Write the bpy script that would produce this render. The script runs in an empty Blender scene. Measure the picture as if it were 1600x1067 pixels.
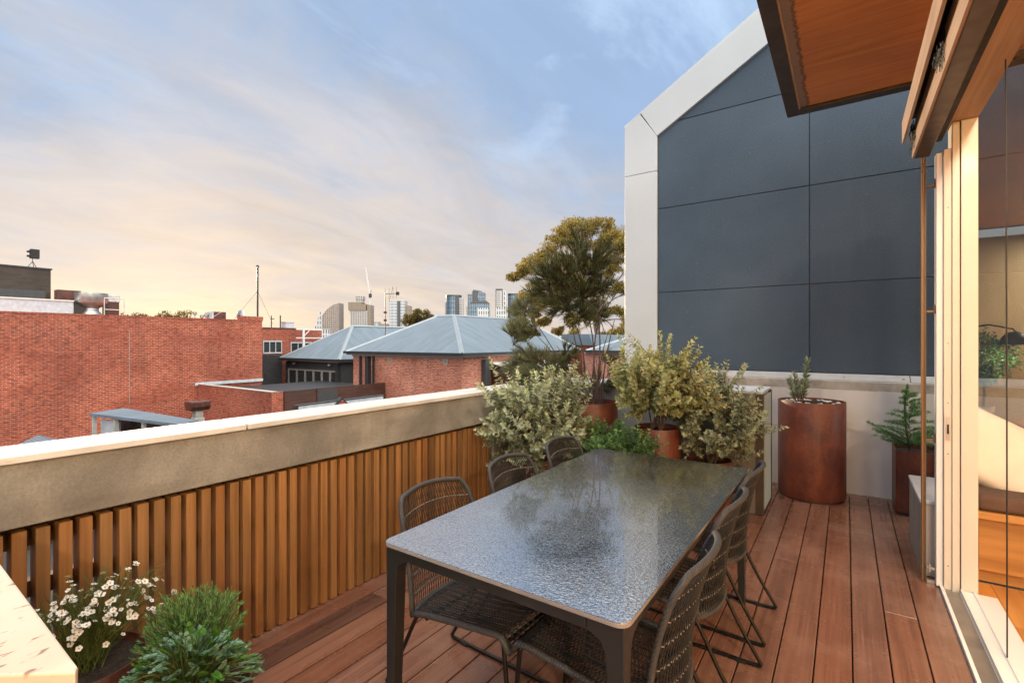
import bpy, bmesh, math, random
from mathutils import Vector, Matrix
R = math.radians
random.seed(7)
scene = bpy.context.scene
COL = scene.collection
EYE = 1.464
YAW = 34.6
S_, C_ = math.sin(R(YAW)), math.cos(R(YAW))

# ---------------------------------------------------------------- helpers
def at(px, y=None, x=None, d=None):
    """plan position on the bearing px, at a given world y, world x or depth d"""
    u = (px - 800) / 757
    dx, dy = -S_ + C_ * u, C_ + S_ * u
    if y is not None: d = y / dy
    if x is not None: d = x / dx
    return dx * d, dy * d, d
def hz(py, d):
    return EYE + (533.5 - py) * d / 757

class MB:
    def __init__(s): s.v = []; s.f = []; s.m = []; s.uv = {}
    def add(s, vs, fs, mi=0):
        b = len(s.v); s.v += [tuple(p) for p in vs]
        for f in fs: s.f.append([b + i for i in f]); s.m.append(mi)
    def box(s, x0, x1, y0, y1, z0, z1, mi=0, rz=0, c=None):
        vs = [(x0,y0,z0),(x1,y0,z0),(x1,y1,z0),(x0,y1,z0),(x0,y0,z1),(x1,y0,z1),(x1,y1,z1),(x0,y1,z1)]
        if rz:
            cx, cy = c if c else ((x0+x1)/2, (y0+y1)/2)
            ca, sa = math.cos(rz), math.sin(rz)
            vs = [(cx+(p[0]-cx)*ca-(p[1]-cy)*sa, cy+(p[0]-cx)*sa+(p[1]-cy)*ca, p[2]) for p in vs]
        s.add(vs, [(3,2,1,0),(4,5,6,7),(0,1,5,4),(1,2,6,5),(2,3,7,6),(3,0,4,7)], mi)
    def prism(s, poly, axis, a, b, mi=0):
        """poly: 2-D points; axis 'x','y','z' = extrusion axis from a to b"""
        def P(p, t):
            return (t,p[0],p[1]) if axis=='x' else ((p[0],t,p[1]) if axis=='y' else (p[0],p[1],t))
        n = len(poly)
        vs = [P(p,a) for p in poly] + [P(p,b) for p in poly]
        fs = [list(range(n))[::-1], list(range(n,2*n))] + [(i,(i+1)%n,n+(i+1)%n,n+i) for i in range(n)]
        s.add(vs, fs, mi)
    def tube(s, pts, r, n=6, mi=0, closed=False, cap=True):
        pts = [Vector(p) for p in pts]; N = len(pts)
        rs = r if isinstance(r,(list,tuple)) else [r]*N
        vs = []; prev = None
        for i,p in enumerate(pts):
            if closed: t = pts[(i+1)%N]-pts[i-1]
            else: t = pts[min(i+1,N-1)]-pts[max(i-1,0)]
            if t.length < 1e-9: t = Vector((0,0,1))
            t.normalize()
            if prev is None:
                a = Vector((0,0,1)) if abs(t.z)<.9 else Vector((1,0,0))
                u = t.cross(a).normalized()
            else:
                u = prev - t*prev.dot(t)
                u = u.normalized() if u.length>1e-6 else t.orthogonal().normalized()
            prev = u; w = t.cross(u)
            for k in range(n):
                an = 2*math.pi*k/n
                vs.append(p + (u*math.cos(an)+w*math.sin(an))*rs[i])
        fs = []
        for i in range(N if closed else N-1):
            j = (i+1)%N
            for k in range(n):
                fs.append((i*n+k, i*n+(k+1)%n, j*n+(k+1)%n, j*n+k))
        if cap and not closed:
            fs.append(list(range(n))[::-1]); fs.append([(N-1)*n+k for k in range(n)])
        s.add(vs, fs, mi)
    def lathe(s, prof, cx, cy, n=40, mi=0, sx=1, sy=1):
        vs = []
        for r,z in prof:
            for k in range(n):
                an = 2*math.pi*k/n
                vs.append((cx+r*sx*math.cos(an), cy+r*sy*math.sin(an), z))
        fs = []
        for i in range(len(prof)-1):
            for k in range(n):
                fs.append((i*n+k, i*n+(k+1)%n, (i+1)*n+(k+1)%n, (i+1)*n+k))
        s.add(vs, fs, mi)
    def disc(s, cx, cy, z, r, n=32, mi=0):
        s.add([(cx+r*math.cos(2*math.pi*k/n), cy+r*math.sin(2*math.pi*k/n), z) for k in range(n)], [list(range(n))], mi)
    def build(s, name, mat, parent=None, bevel=0, smooth=False, seg=2):
        me = bpy.data.meshes.new(name)
        me.from_pydata(s.v, [], s.f)
        mats = mat if isinstance(mat,(list,tuple)) else [mat]
        for m in mats: me.materials.append(m)
        uv = me.uv_layers.new(name='UVMap')
        data = [0.0]*(2*len(me.loops))
        for p in me.polygons:
            p.material_index = min(s.m[p.index], len(mats)-1)
            n = p.normal; ax, ay, az = abs(n.x), abs(n.y), abs(n.z)
            for li in p.loop_indices:
                c = me.vertices[me.loops[li].vertex_index].co
                if az >= ax and az >= ay: a, b = c.x, c.y
                elif ax >= ay: a, b = c.y, c.z
                else: a, b = c.x, c.z
                data[2*li] = a; data[2*li+1] = b
            if smooth: p.use_smooth = True
        uv.data.foreach_set('uv', data)
        o = bpy.data.objects.new(name, me); COL.objects.link(o)
        if parent is not None: o.parent = parent
        if bevel:
            md = o.modifiers.new('bevel','BEVEL'); md.width = bevel; md.segments = seg; md.limit_method='ANGLE'
        if smooth and smooth != 'all':
            md = o.modifiers.new('es','EDGE_SPLIT'); md.split_angle = R(40)
        return o

def tag(o, label, cat, group=None):
    o['label'] = label; o['category'] = cat
    if group: o['group'] = group
    return o
def struct(o): o['kind'] = 'structure'; return o
def thing(name, label, cat, loc=(0,0,0), rz=0, group=None):
    o = bpy.data.objects.new(name, None); COL.objects.link(o)
    o.location = loc; o.rotation_euler = (0,0,rz); o.empty_display_size = .1
    return tag(o, label, cat, group)
def copy_tree(o, parent=None):
    c = o.copy(); COL.objects.link(c)
    if parent is not None: c.parent = parent
    for ch in list(o.children): copy_tree(ch, c)
    return c

# ---------------------------------------------------------------- materials
class NT:
    def __init__(s, name):
        s.mat = bpy.data.materials.new(name); s.mat.use_nodes = True
        s.t = s.mat.node_tree; s.n = s.t.nodes; s.n.clear()
        s.out = s.n.new('ShaderNodeOutputMaterial')
        s.b = s.n.new('ShaderNodeBsdfPrincipled')
        s.L(s.b.outputs[0], s.out.inputs[0])
        s._uv = None; s._obj = None; s._geo = None
    def L(s, a, b): s.t.links.new(a, b)
    def new(s, t, **k):
        n = s.n.new(t)
        for a,v in k.items(): setattr(n, a, v)
        return n
    @property
    def uv(s):
        if not s._uv: s._uv = s.n.new('ShaderNodeTexCoord')
        return s._uv.outputs['UV']
    @property
    def obj(s):
        if not s._obj: s._obj = s.n.new('ShaderNodeTexCoord')
        return s._obj.outputs['Object']
    @property
    def geo(s):
        if not s._geo: s._geo = s.n.new('ShaderNodeNewGeometry')
        return s._geo
    def mapping(s, vec, scale=(1,1,1), loc=(0,0,0), rot=(0,0,0)):
        m = s.new('ShaderNodeMapping'); s.L(vec, m.inputs[0])
        m.inputs['Scale'].default_value = scale; m.inputs['Location'].default_value = loc; m.inputs['Rotation'].default_value = rot
        return m.outputs[0]
    def noise(s, vec, scale=5, detail=4, rough=.55, dist=0):
        n = s.new('ShaderNodeTexNoise'); s.L(vec, n.inputs['Vector'])
        n.inputs['Scale'].default_value = scale; n.inputs['Detail'].default_value = detail
        n.inputs['Roughness'].default_value = rough; n.inputs['Distortion'].default_value = dist
        return n.outputs['Fac']
    def ramp(s, fac, stops, interp='LINEAR'):
        r = s.new('ShaderNodeValToRGB'); s.L(fac, r.inputs[0]); e = r.color_ramp.elements
        r.color_ramp.interpolation = interp
        while len(e) < len(stops): e.new(.5)
        for i,(p,c) in enumerate(stops):
            e[i].position = p
            if not isinstance(c,(tuple,list)): c = (c,c,c)
            e[i].color = (*c[:3],1)
        return r.outputs[0]
    def mix(s, a, b, fac, mode='MIX'):
        m = s.new('ShaderNodeMix', data_type='RGBA', blend_type=mode)
        for sock, v in ((m.inputs[6],a),(m.inputs[7],b),(m.inputs[0],fac)):
            if hasattr(v,'links') or hasattr(v,'is_output'): s.L(v, sock)
            elif isinstance(v,(tuple,list)): sock.default_value = (*v[:3],1)
            else: sock.default_value = v
        return m.outputs[2]
    def math(s, op, a, b=0, clamp=False):
        m = s.new('ShaderNodeMath', operation=op); m.use_clamp = clamp
        for i,v in enumerate((a,b)):
            if hasattr(v,'is_output'): s.L(v, m.inputs[i])
            else: m.inputs[i].default_value = v
        return m.outputs[0]
    def set(s, **k):
        names = dict(color='Base Color', rough='Roughness', metal='Metallic', ior='IOR', spec='Specular IOR Level', coat='Coat Weight', coatr='Coat Roughness', alpha='Alpha', trans='Transmission Weight', sheen='Sheen Weight')
        for a,v in k.items():
            i = s.b.inputs[names[a]]
            if hasattr(v,'is_output'): s.L(v, i)
            elif isinstance(v,(tuple,list)): i.default_value = (*v[:3],1)
            else: i.default_value = v
        return s
    def bump(s, h, strength=.3, dist=.01):
        b = s.new('ShaderNodeBump'); s.L(h, b.inputs['Height'])
        b.inputs['Strength'].default_value = strength; b.inputs['Distance'].default_value = dist
        s.L(b.outputs[0], s.b.inputs['Normal']); return s

def plain(name, c, rough=.6, metal=0, var=.15, scale=6, bump=.1, bscale=120, bd=.002, coat=0):
    t = NT(name); n = t.noise(t.obj, scale, 5)
    d = tuple(x*(1-var) for x in c); l = tuple(min(1,x*(1+var)) for x in c)
    t.set(color=t.ramp(n, [(.3,d),(.7,l)]), rough=t.ramp(t.noise(t.obj, scale*3, 3), [(.3,max(.03,rough-.08)),(.7,min(1,rough+.08))]), metal=metal, coat=coat)
    if bump: t.bump(t.noise(t.obj, bscale, 3), bump, bd)
    return t.mat

def wood(name, dark, light, along='y', rough=.5, island=True, gscale=60, coat=0, patch=None):
    t = NT(name)
    sc = {'x':(1.2,gscale,gscale),'y':(gscale,1.2,gscale),'z':(gscale,gscale,1.2)}[along]
    v = t.obj
    if island:
        off = t.new('ShaderNodeVectorMath', operation='SCALE'); comb = t.new('ShaderNodeCombineXYZ')
        ri = t.geo.outputs['Random Per Island']
        for i in range(3): t.L(ri, comb.inputs[i])
        t.L(comb.outputs[0], off.inputs[0]); off.inputs['Scale'].default_value = 37
        ad = t.new('ShaderNodeVectorMath', operation='ADD'); t.L(v, ad.inputs[0]); t.L(off.outputs[0], ad.inputs[1]); v = ad.outputs[0]
    g = t.noise(t.mapping(v, sc), 1, 6, .6, .4)
    g2 = t.noise(t.mapping(v, tuple(x*.18 if x>2 else x*.6 for x in sc)), 1, 3)
    c = t.ramp(g, [(.25,dark),(.75,light)])
    c = t.mix(c, tuple(x*.62 for x in dark), t.ramp(g2, [(.45,0),(.8,.75)]))
    if island:
        c = t.mix(c, t.ramp(t.geo.outputs['Random Per Island'], [(0,(.45,.44,.45)),(.18,(.8,.78,.76)),(.5,(1,1,1)),(.8,(1.1,1.02,.9)),(1,(.9,.74,.64))]), .9, 'MULTIPLY')
    if patch: c = t.mix(c, patch, t.ramp(t.noise(t.obj, 1.7, 6, .65), [(.5,0),(.72,.55)]))
    t.set(color=c, rough=t.ramp(t.noise(t.obj, 4, 5), [(.3,rough-.12),(.7,rough+.12)]), coat=coat)
    t.bump(g, .25, .002)
    return t.mat

def leafmat(name, cols, trans=.35, rough=.5):
    t = NT(name)
    ri = t.geo.outputs['Random Per Island']
    n = len(cols); c = t.ramp(ri, [(i/(n-1), cols[i]) for i in range(n)])
    t.set(color=c, rough=rough, spec=.3)
    tr = t.new('ShaderNodeBsdfTranslucent'); t.L(t.mix(c,(1,.95,.45),.25,'MULTIPLY'), tr.inputs[0])
    mx = t.new('ShaderNodeMixShader'); mx.inputs[0].default_value = trans
    t.L(t.b.outputs[0], mx.inputs[1]); t.L(tr.outputs[0], mx.inputs[2]); t.L(mx.outputs[0], t.out.inputs[0])
    return t.mat

def brickmat(name, c1, c2, mortar, msize=.010, warm=None, rough=.85):
    t = NT(name)
    b = t.new('ShaderNodeTexBrick'); t.L(t.uv, b.inputs['Vector'])
    b.inputs['Scale'].default_value = 1; b.inputs['Brick Width'].default_value = .24; b.inputs['Row Height'].default_value = .086
    b.inputs['Mortar Size'].default_value = msize; b.inputs['Mortar Smooth'].default_value = .2; b.inputs['Bias'].default_value = 0
    b.inputs['Color1'].default_value = (*c1,1); b.inputs['Color2'].default_value = (*c2,1)
    mp = t.noise(t.mapping(t.uv,(.35,.8,1)), 1, 4)
    t.L(t.mix(tuple(x*.45 for x in mortar), mortar, t.ramp(mp,[(.35,0),(.6,1)])), b.inputs['Mortar'])
    # patches of darker and lighter bricks: quantised per-brick noise
    pat = t.noise(t.mapping(t.uv,(4.17,11.6,1)), 1, 1)
    c = t.mix(b.outputs['Color'], t.ramp(pat, [(.3,(.5,.45,.45)),(.5,(1,1,1)),(.72,(1.35,1.2,1.1))]), .85, 'MULTIPLY')
    stn = t.noise(t.mapping(t.uv,(.9,.16,1)), 1, 6); c = t.mix(c, (.12,.045,.035), t.ramp(stn,[(.55,0),(.78,.55)]))
    big = t.noise(t.uv, .35, 4)
    c = t.mix(c, t.ramp(big, [(.3,(.72,.7,.72)),(.65,(1.12,1.05,1.0))]), .8, 'MULTIPLY')
    t.set(color=c, rough=rough)
    t.bump(t.math('SUBTRACT', 1, b.outputs['Fac']), .5, .006)
    return t.mat

def roofmat(name, base, axis, pitch=.076):
    t = NT(name); sep = t.new('ShaderNodeSeparateXYZ'); t.L(t.obj, sep.inputs[0])
    w = t.math('SINE', t.math('MULTIPLY', sep.outputs[axis], 2*math.pi/pitch))
    sheet = t.math('FRACT', t.math('MULTIPLY', sep.outputs[axis], 1/.76))
    lap = t.ramp(sheet, [(0,(.78,.78,.78)),(.05,(1,1,1)),(.95,(1,1,1)),(1,(.8,.8,.8))])
    sc = (.15,1.4,1) if axis==1 else (1.4,.15,1)
    st = t.noise(t.mapping(t.obj, sc), 1.5, 5)
    c = t.mix(t.ramp(st,[(.3,tuple(x*.82 for x in base)),(.7,tuple(x*1.12 for x in base))]), lap, 1, 'MULTIPLY')
    dark = t.ramp(w, [(0,(.84,.84,.84)),(1,(1,1,1))])
    t.set(color=t.mix(c, dark, 1, 'MULTIPLY'), rough=.5, metal=.1)
    t.bump(w, .5, .02)
    return t.mat

def rust(name, base=(.14,.038,.022), dark=(.075,.023,.016), light=(.22,.064,.028)):
    t = NT(name)
    n = t.noise(t.mapping(t.obj,(5,5,4)), 1, 8, .7, .3); f = t.noise(t.obj, 60, 6, .7)
    c = t.ramp(n, [(.34,dark),(.5,base),(.68,light)])
    c = t.mix(c, t.ramp(f,[(.3,(.6,.55,.55)),(.7,(1.2,1.15,1.1))]), .7, 'MULTIPLY')
    run = t.noise(t.mapping(t.obj,(30,30,.6)), 1, 4)
    c = t.mix(c, (.30,.13,.075), t.ramp(run,[(.62,0),(.85,.3)]))
    t.set(color=c, rough=t.ramp(n,[(.3,.36),(.7,.55)]), spec=.5); t.bump(f,.35,.003)
    return t.mat

def glassmat(name, refl=.06, tint=(.95,.97,.97), rough=0, boost=None):
    t = NT(name); t.n.remove(t.b)
    tr = t.new('ShaderNodeBsdfTransparent'); tr.inputs[0].default_value = (*tint,1)
    gl = t.new('ShaderNodeBsdfGlossy'); gl.inputs['Roughness'].default_value = rough
    fr = t.new('ShaderNodeFresnel'); fr.inputs[0].default_value = 1.5
    f = t.math('ADD', fr.outputs[0], refl, True)
    mx = t.new('ShaderNodeMixShader'); t.L(f, mx.inputs[0]); t.L(tr.outputs[0], mx.inputs[1]); t.L(gl.outputs[0], mx.inputs[2])
    t.L(mx.outputs[0], t.out.inputs[0]); return t.mat

M = {}
M['deck'] = wood('deck_timber', (.125,.058,.040), (.26,.132,.092), 'y', .27, gscale=95, patch=(.32,.185,.135))
M['slat'] = wood('slat_timber', (.175,.09,.032), (.40,.21,.078), 'z', .5, gscale=45)
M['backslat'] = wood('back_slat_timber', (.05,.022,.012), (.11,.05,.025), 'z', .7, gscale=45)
def band():
    t = NT('parapet_render'); n = t.noise(t.obj, 1.6, 7, .6, .4); f = t.noise(t.obj, 90, 4, .7); st = t.noise(t.mapping(t.obj,(1,.8,4)),1.4,5)
    c = t.ramp(n, [(.33,(.15,.145,.13)),(.66,(.36,.345,.305))])
    c = t.mix(c, t.ramp(f,[(.3,(.72,.72,.72)),(.7,(1.15,1.15,1.15))]), .8, 'MULTIPLY')
    c = t.mix(c, (.12,.105,.085), t.ramp(st,[(.5,0),(.75,.7)]))
    ls = t.noise(t.mapping(t.obj,(1,3.5,.5)),1,5); c = t.mix(c, (.47,.42,.32), t.ramp(ls,[(.55,0),(.75,.5)]))
    t.set(color=c, rough=.7); t.bump(f,.5,.004); return t.mat
M['band'] = band()
def cap():
    t = NT('cap_paint'); n = t.noise(t.obj, 4, 6); sp = t.noise(t.mapping(t.obj,(9,2.5,9)), 1, 7, .7)
    c = t.ramp(n,[(.3,(.44,.43,.41)),(.7,(.62,.61,.59))])
    c = t.mix(c,(.34,.28,.21), t.ramp(sp,[(.57,0),(.70,.75)]))
    t.set(color=c, rough=.55); t.bump(t.noise(t.obj,150,3),.15,.002); return t.mat
M['cap'] = cap()
M['brick'] = brickmat('red_brick', (.285,.05,.026), (.385,.088,.044), (.50,.28,.20), .0115)
M['brick2'] = brickmat('pale_red_brick', (.48,.125,.068), (.58,.19,.105), (.62,.47,.38), .014)
M['pinkbrick'] = brickmat('pink_brick', (.50,.25,.20), (.56,.30,.24), (.55,.36,.30), .008)
M['roofx'] = roofmat('corrugated_roof_x', (.165,.225,.28), 0)
M['roofy'] = roofmat('corrugated_roof_y', (.165,.225,.28), 1)
M['ridge'] = plain('ridge_metal', (.30,.35,.38), .4, .2, .1)
M['gutter'] = plain('dark_gutter', (.035,.04,.045), .45, .2, .2)
M['darkwall'] = brickmat('charcoal_painted_brick', (.042,.045,.05), (.05,.053,.058), (.035,.037,.042), .008)
M['charcoal'] = plain('charcoal_paint', (.05,.055,.06), .55)
M['window'] = plain('dark_window_glass', (.03,.032,.034), .08, 0, .3, bump=0)
M['frame'] = plain('grey_window_frame', (.27,.26,.25), .5)
M['white'] = plain('white_paint', (.72,.71,.69), .55, 0, .06)
M['offwhite'] = plain('weathered_white', (.50,.55,.60), .6, 0, .15)
M['ledge2'] = plain('grey_flashing', (.40,.40,.40), .5, .2, .12)
M['steel'] = plain('galvanised_steel', (.5,.5,.49), .35, .85, .2)
M['darksteel'] = plain('dark_steel', (.05,.047,.045), .4, .5, .2)
M['boxbrown'] = wood('dark_cladding', (.035,.024,.018), (.075,.052,.038), 'y', .6, island=False, gscale=8)
M['fence'] = wood('brown_boards', (.055,.024,.018), (.11,.05,.036), 'y', .6, island=False, gscale=9)
M['rust'] = rust('corten_rust')
M['rustdark'] = rust('dark_rust', (.10,.035,.025),(.04,.018,.014),(.17,.06,.03))
M['soil'] = plain('potting_soil', (.028,.02,.015), .95, 0, .6, 40, .8, 60, .02)
M['stone'] = plain('grey_stone_post', (.42,.41,.38), .85, 0, .2)
def whitewall():
    t = NT('rendered_white_wall'); n = t.noise(t.obj, 1.2, 6); st = t.noise(t.mapping(t.obj,(6,6,.7)),1,5); f=t.noise(t.obj,140,3)
    c = t.ramp(n,[(.3,(.66,.64,.62)),(.7,(.77,.75,.72))]); c = t.mix(c,(.36,.33,.3),t.ramp(st,[(.6,0),(.85,.5)]))
    t.set(color=c, rough=.75); t.bump(f,.25,.003); return t.mat
M['whitewall'] = whitewall()
M['ledge'] = plain('weathered_concrete', (.4,.37,.33), .85, 0, .35, 7, .4, 90, .004)
def panel():
    t = NT('dark_panel_render'); f = t.noise(t.obj, 95, 3, .6); n = t.noise(t.obj, .8, 6)
    c = t.ramp(n,[(.3,(.042,.070,.104)),(.7,(.066,.101,.142))])
    c = t.mix(c, t.ramp(f,[(.3,(.6,.6,.6)),(.7,(1.35,1.35,1.35))]), .8, 'MULTIPLY')
    vo = t.new('ShaderNodeTexVoronoi'); t.L(t.obj, vo.inputs['Vector']); vo.inputs['Scale'].default_value = 9
    sm = t.ramp(vo.outputs['Distance'],[(.02,.55),(.05,0)])
    c = t.mix(c,(.3,.33,.36), sm)
    dr = t.noise(t.mapping(t.obj,(5,5,.5)),1,5)
    c = t.mix(c,(.17,.19,.21), t.ramp(dr,[(.6,0),(.9,.25)]))
    c = t.mix(c, t.ramp(t.geo.outputs['Random Per Island'],[(0,(.86,.87,.88)),(1,(1.12,1.1,1.08))]), 1, 'MULTIPLY')
    t.set(color=c, rough=.55, spec=.4); t.bump(f,.45,.006); return t.mat
M['panel'] = panel()
M['fascia'] = plain('pale_metal_fascia', (.60,.64,.65), .4, .12, .05, 1.2, .04, 40)
def ply():
    t = NT('stained_plywood')
    g = t.noise(t.mapping(t.obj,(1.2,26,26)), 1, 6, .6, 1.2); b = t.noise(t.obj, 1.3, 5)
    c = t.ramp(g,[(.25,(.44,.165,.042)),(.75,(.68,.29,.08))])
    c = t.mix(c, t.ramp(b,[(.3,(.65,.6,.6)),(.7,(1.15,1.1,1.05))]), .7,'MULTIPLY')
    sep = t.new('ShaderNodeSeparateXYZ'); t.L(t.obj, sep.inputs[0])
    jag = t.noise(t.mapping(t.obj,(.8,22,1)),1,5,.75)
    e = t.math('SUBTRACT', t.math('ADD', sep.outputs[0], .33), t.math('MULTIPLY', jag, .10))
    c = t.mix(c,(.035,.018,.012), t.ramp(e,[(.0,.9),(.018,.7),(.03,0)]))
    c = t.mix(c,(.27,.19,.135), t.ramp(e,[(-.02+.02,1),(.012,0)]))
    t.set(color=c, rough=.42, coat=.15); t.bump(g,.1,.002); return t.mat
M['ply'] = ply()
M['bronze'] = plain('bronze_frame', (.11,.085,.065), .38, .6, .15)
M['beamtan'] = wood('tan_board', (.36,.25,.17), (.55,.41,.30), 'y', .5, island=False, gscale=50)
M['jamb'] = plain('cream_aluminium', (.66,.6,.52), .4, .15, .04, 2, .02)
M['jambwhite'] = plain('white_aluminium', (.78,.77,.76), .35, .1, .04, 2, .02)
M['brass'] = plain('bronze_bar', (.23,.13,.06), .35, .6, .06, 1, 0)
def tabletop():
    t = NT('wet_ceramic_top')
    vo = t.new('ShaderNodeTexVoronoi'); t.L(t.obj, vo.inputs['Vector']); vo.inputs['Scale'].default_value = 260
    sp = t.noise(t.obj, 180, 3, .7); n = t.noise(t.obj, 6, 5)
    c = t.ramp(sp,[(.35,(.016,.018,.021)),(.62,(.05,.054,.06)),(.75,(.16,.165,.175))])
    c = t.mix(c, t.ramp(n,[(.3,(.7,.7,.7)),(.7,(1.2,1.2,1.2))]), .7,'MULTIPLY')
    rp = t.noise(t.obj, 95, 3, .6, .8); pm = t.noise(t.obj, 3.2, 4, .6, .5)
    h = t.math('MULTIPLY', rp, t.ramp(pm,[(.32,.35),(.62,1)]))
    t.set(color=c, rough=t.ramp(t.noise(t.obj,9,4),[(.35,.03),(.65,.09)]), ior=9, coat=.8, coatr=.03)
    t.bump(h, .8, .0026)
    t.L(t.ramp(sp,[(.33,(.2,.2,.2)),(.48,(1,1,1))]), t.b.inputs['Specular Tint']); 
    return t.mat
M['top'] = tabletop()
M['topedge'] = plain('ceramic_edge', (.24,.235,.23), .5)
M['tableframe'] = plain('table_aluminium', (.026,.027,.029), .42, .25, .15, 8, .1, 300, .001)
def rope(name, c, dirscale):
    t = NT(name); w = t.new('ShaderNodeTexWave', wave_type='BANDS', bands_direction='DIAGONAL'); t.L(t.obj, w.inputs['Vector'])
    w.inputs['Scale'].default_value = dirscale; n = t.noise(t.obj, 30, 3)
    cc = t.mix(t.ramp(n,[(.3,tuple(x*.8 for x in c)),(.7,tuple(x*1.2 for x in c))]), t.ramp(w.outputs['Fac'],[(0,(.45,.45,.45)),(.5,(1.1,1.1,1.1))]), .8,'MULTIPLY')
    t.set(color=cc, rough=.6); t.bump(w.outputs['Fac'],.5,.002); return t.mat
M['wrap'] = rope('cord_wrapped_frame', (.05,.051,.053), 55)
M['cord'] = plain('woven_cord', (.02,.0205,.021), .65, 0, .3, 40)
M['cordlight'] = plain('pale_cord', (.17,.16,.15), .65, 0, .3, 40)
M['rod'] = plain('black_steel_rod', (.009,.009,.009), .32, .4, .2)
M['blob'] = plain('black_plastic', (.012,.012,.012), .6)
M['bark'] = plain('bark', (.10,.07,.055), .9, 0, .4, 20, .6, 60, .01)
M['redstem'] = plain('red_brown_stem', (.055,.03,.025), .8, 0, .4, 20)
M['palebark'] = plain('pale_gum_bark', (.24,.19,.15), .85, 0, .4, 3)
M['leaf_olive'] = leafmat('grey_green_leaf', [(.13,.17,.10),(.27,.32,.19),(.41,.45,.31),(.56,.57,.42)], .3)
M['leaf_yellow'] = leafmat('yellow_green_leaf', [(.17,.21,.09),(.36,.39,.18),(.52,.52,.27),(.66,.63,.38)], .35)
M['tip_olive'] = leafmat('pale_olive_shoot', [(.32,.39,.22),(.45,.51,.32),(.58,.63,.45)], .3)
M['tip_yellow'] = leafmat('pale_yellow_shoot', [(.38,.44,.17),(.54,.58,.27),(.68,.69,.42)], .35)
M['tip_dark'] = leafmat('light_green_shoot', [(.14,.30,.09),(.24,.42,.15)], .3)
M['leaf_dark'] = leafmat('deep_green_leaf', [(.055,.14,.05),(.11,.25,.08),(.20,.36,.14)], .3)
M['needle'] = leafmat('casuarina_needle', [(.035,.045,.022),(.07,.085,.04),(.12,.13,.055)], .25)
M['needle_pale'] = leafmat('pale_casuarina_needle', [(.08,.10,.055),(.15,.17,.09),(.21,.23,.13)], .3)
M['gum'] = leafmat('gum_leaf', [(.10,.10,.045),(.24,.21,.065),(.40,.30,.075),(.52,.37,.09)], .55)
M['fargreen'] = leafmat('far_leaf', [(.06,.07,.025),(.16,.13,.04),(.28,.19,.05)], .5)
M['fine'] = leafmat('fine_green_leaf', [(.06,.09,.025),(.12,.17,.045),(.19,.24,.07)], .35)
M['sage'] = leafmat('mid_green_needle', [(.09,.22,.06),(.16,.35,.10),(.25,.46,.17)], .35)
M['bluegreen'] = leafmat('blue_green_leaf', [(.07,.18,.11),(.15,.30,.20),(.26,.43,.32)], .25)
M['bright'] = leafmat('bright_green_leaf', [(.05,.17,.02),(.10,.27,.035)], .35)
M['silver'] = leafmat('silvery_leaf', [(.20,.28,.17),(.34,.42,.28),(.46,.52,.38)], .3)
M['petal'] = leafmat('white_petal', [(.72,.72,.68),(.8,.8,.76)], .2)
M['yolk'] = plain('flower_eye', (.45,.38,.08), .7)
M['pebble'] = plain('pale_pebbles', (.55,.52,.47), .8, 0, .3, 30)
def stonetop():
    t = NT('cream_stone_top'); n = t.noise(t.obj, 5, 4); sp = t.noise(t.mapping(t.obj,(60,26,14),rot=(0,0,.6)), 1, 2, .5)
    c = t.ramp(n,[(.3,(.72,.58,.43)),(.7,(.8,.69,.55))])
    c = t.mix(c,(.24,.12,.06), t.ramp(sp,[(.64,0),(.70,.8)]))
    t.set(color=c, rough=.4); t.bump(t.noise(t.obj,80,3),.2,.002); return t.mat
M['stonetop'] = stonetop()
M['ceil'] = plain('room_paint', (.72,.6,.38), .8, 0, .04)
M['floorwood'] = wood('oak_floor', (.42,.17,.04), (.62,.30,.085), 'y', .4, gscale=18)
M['benchwood'] = wood('oak_bench', (.28,.12,.03), (.50,.25,.075), 'x', .45, island=False, gscale=20)
M['cushbrown'] = plain('brown_upholstery', (.11,.065,.045), .9, 0, .15, 8, .5, 300, .003)
M['cushwhite'] = plain('cream_cushion', (.75,.69,.6), .9, 0, .05, 8, .5, 200, .004)
M['glass'] = glassmat('clear_glass', .02)
M['wglass'] = glassmat('window_glass_reflective', .05, (.70,.75,.78))
M['seaglass'] = plain('frosted_green_glass', (.42,.53,.52), .45, 0, .06, 2, .02)
M['steelgrey'] = plain('steel_planter_cladding', (.24,.22,.2), .42, .55, .25, 4, .1, 80)
M['greyrender'] = plain('blue_grey_render', (.33,.35,.38), .8, 0, .12, 2, .3, 120, .003)
M['asphalt'] = plain('asphalt', (.05,.05,.05), .9, 0, .3, .3, .3, 30, .01)

# light settings
OVERHEAD_FILL, BEHIND_FILL, SUN_E, EXPO = 2.2, 2.4, 2.6, 0.66
ROOM_LAMPS = [('room_downlight',(.85,1.9,3.3),48,.2,(0,0,0)),('room_downlight',(.85,-.2,3.3),46,.2,(0,0,0)),('room_downlight',(3.6,1.2,3.3),60,.3,(0,0,0)),('arc_lamp_bulb',(2.3,-2.1,1.40),50,.2,(0,0,0)),('wall_fill_light',(3.7,-2.7,3.4),260,.3,(0,0,0))]  # last lamp is an added fill, brightening the back wall the window reflects

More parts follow.
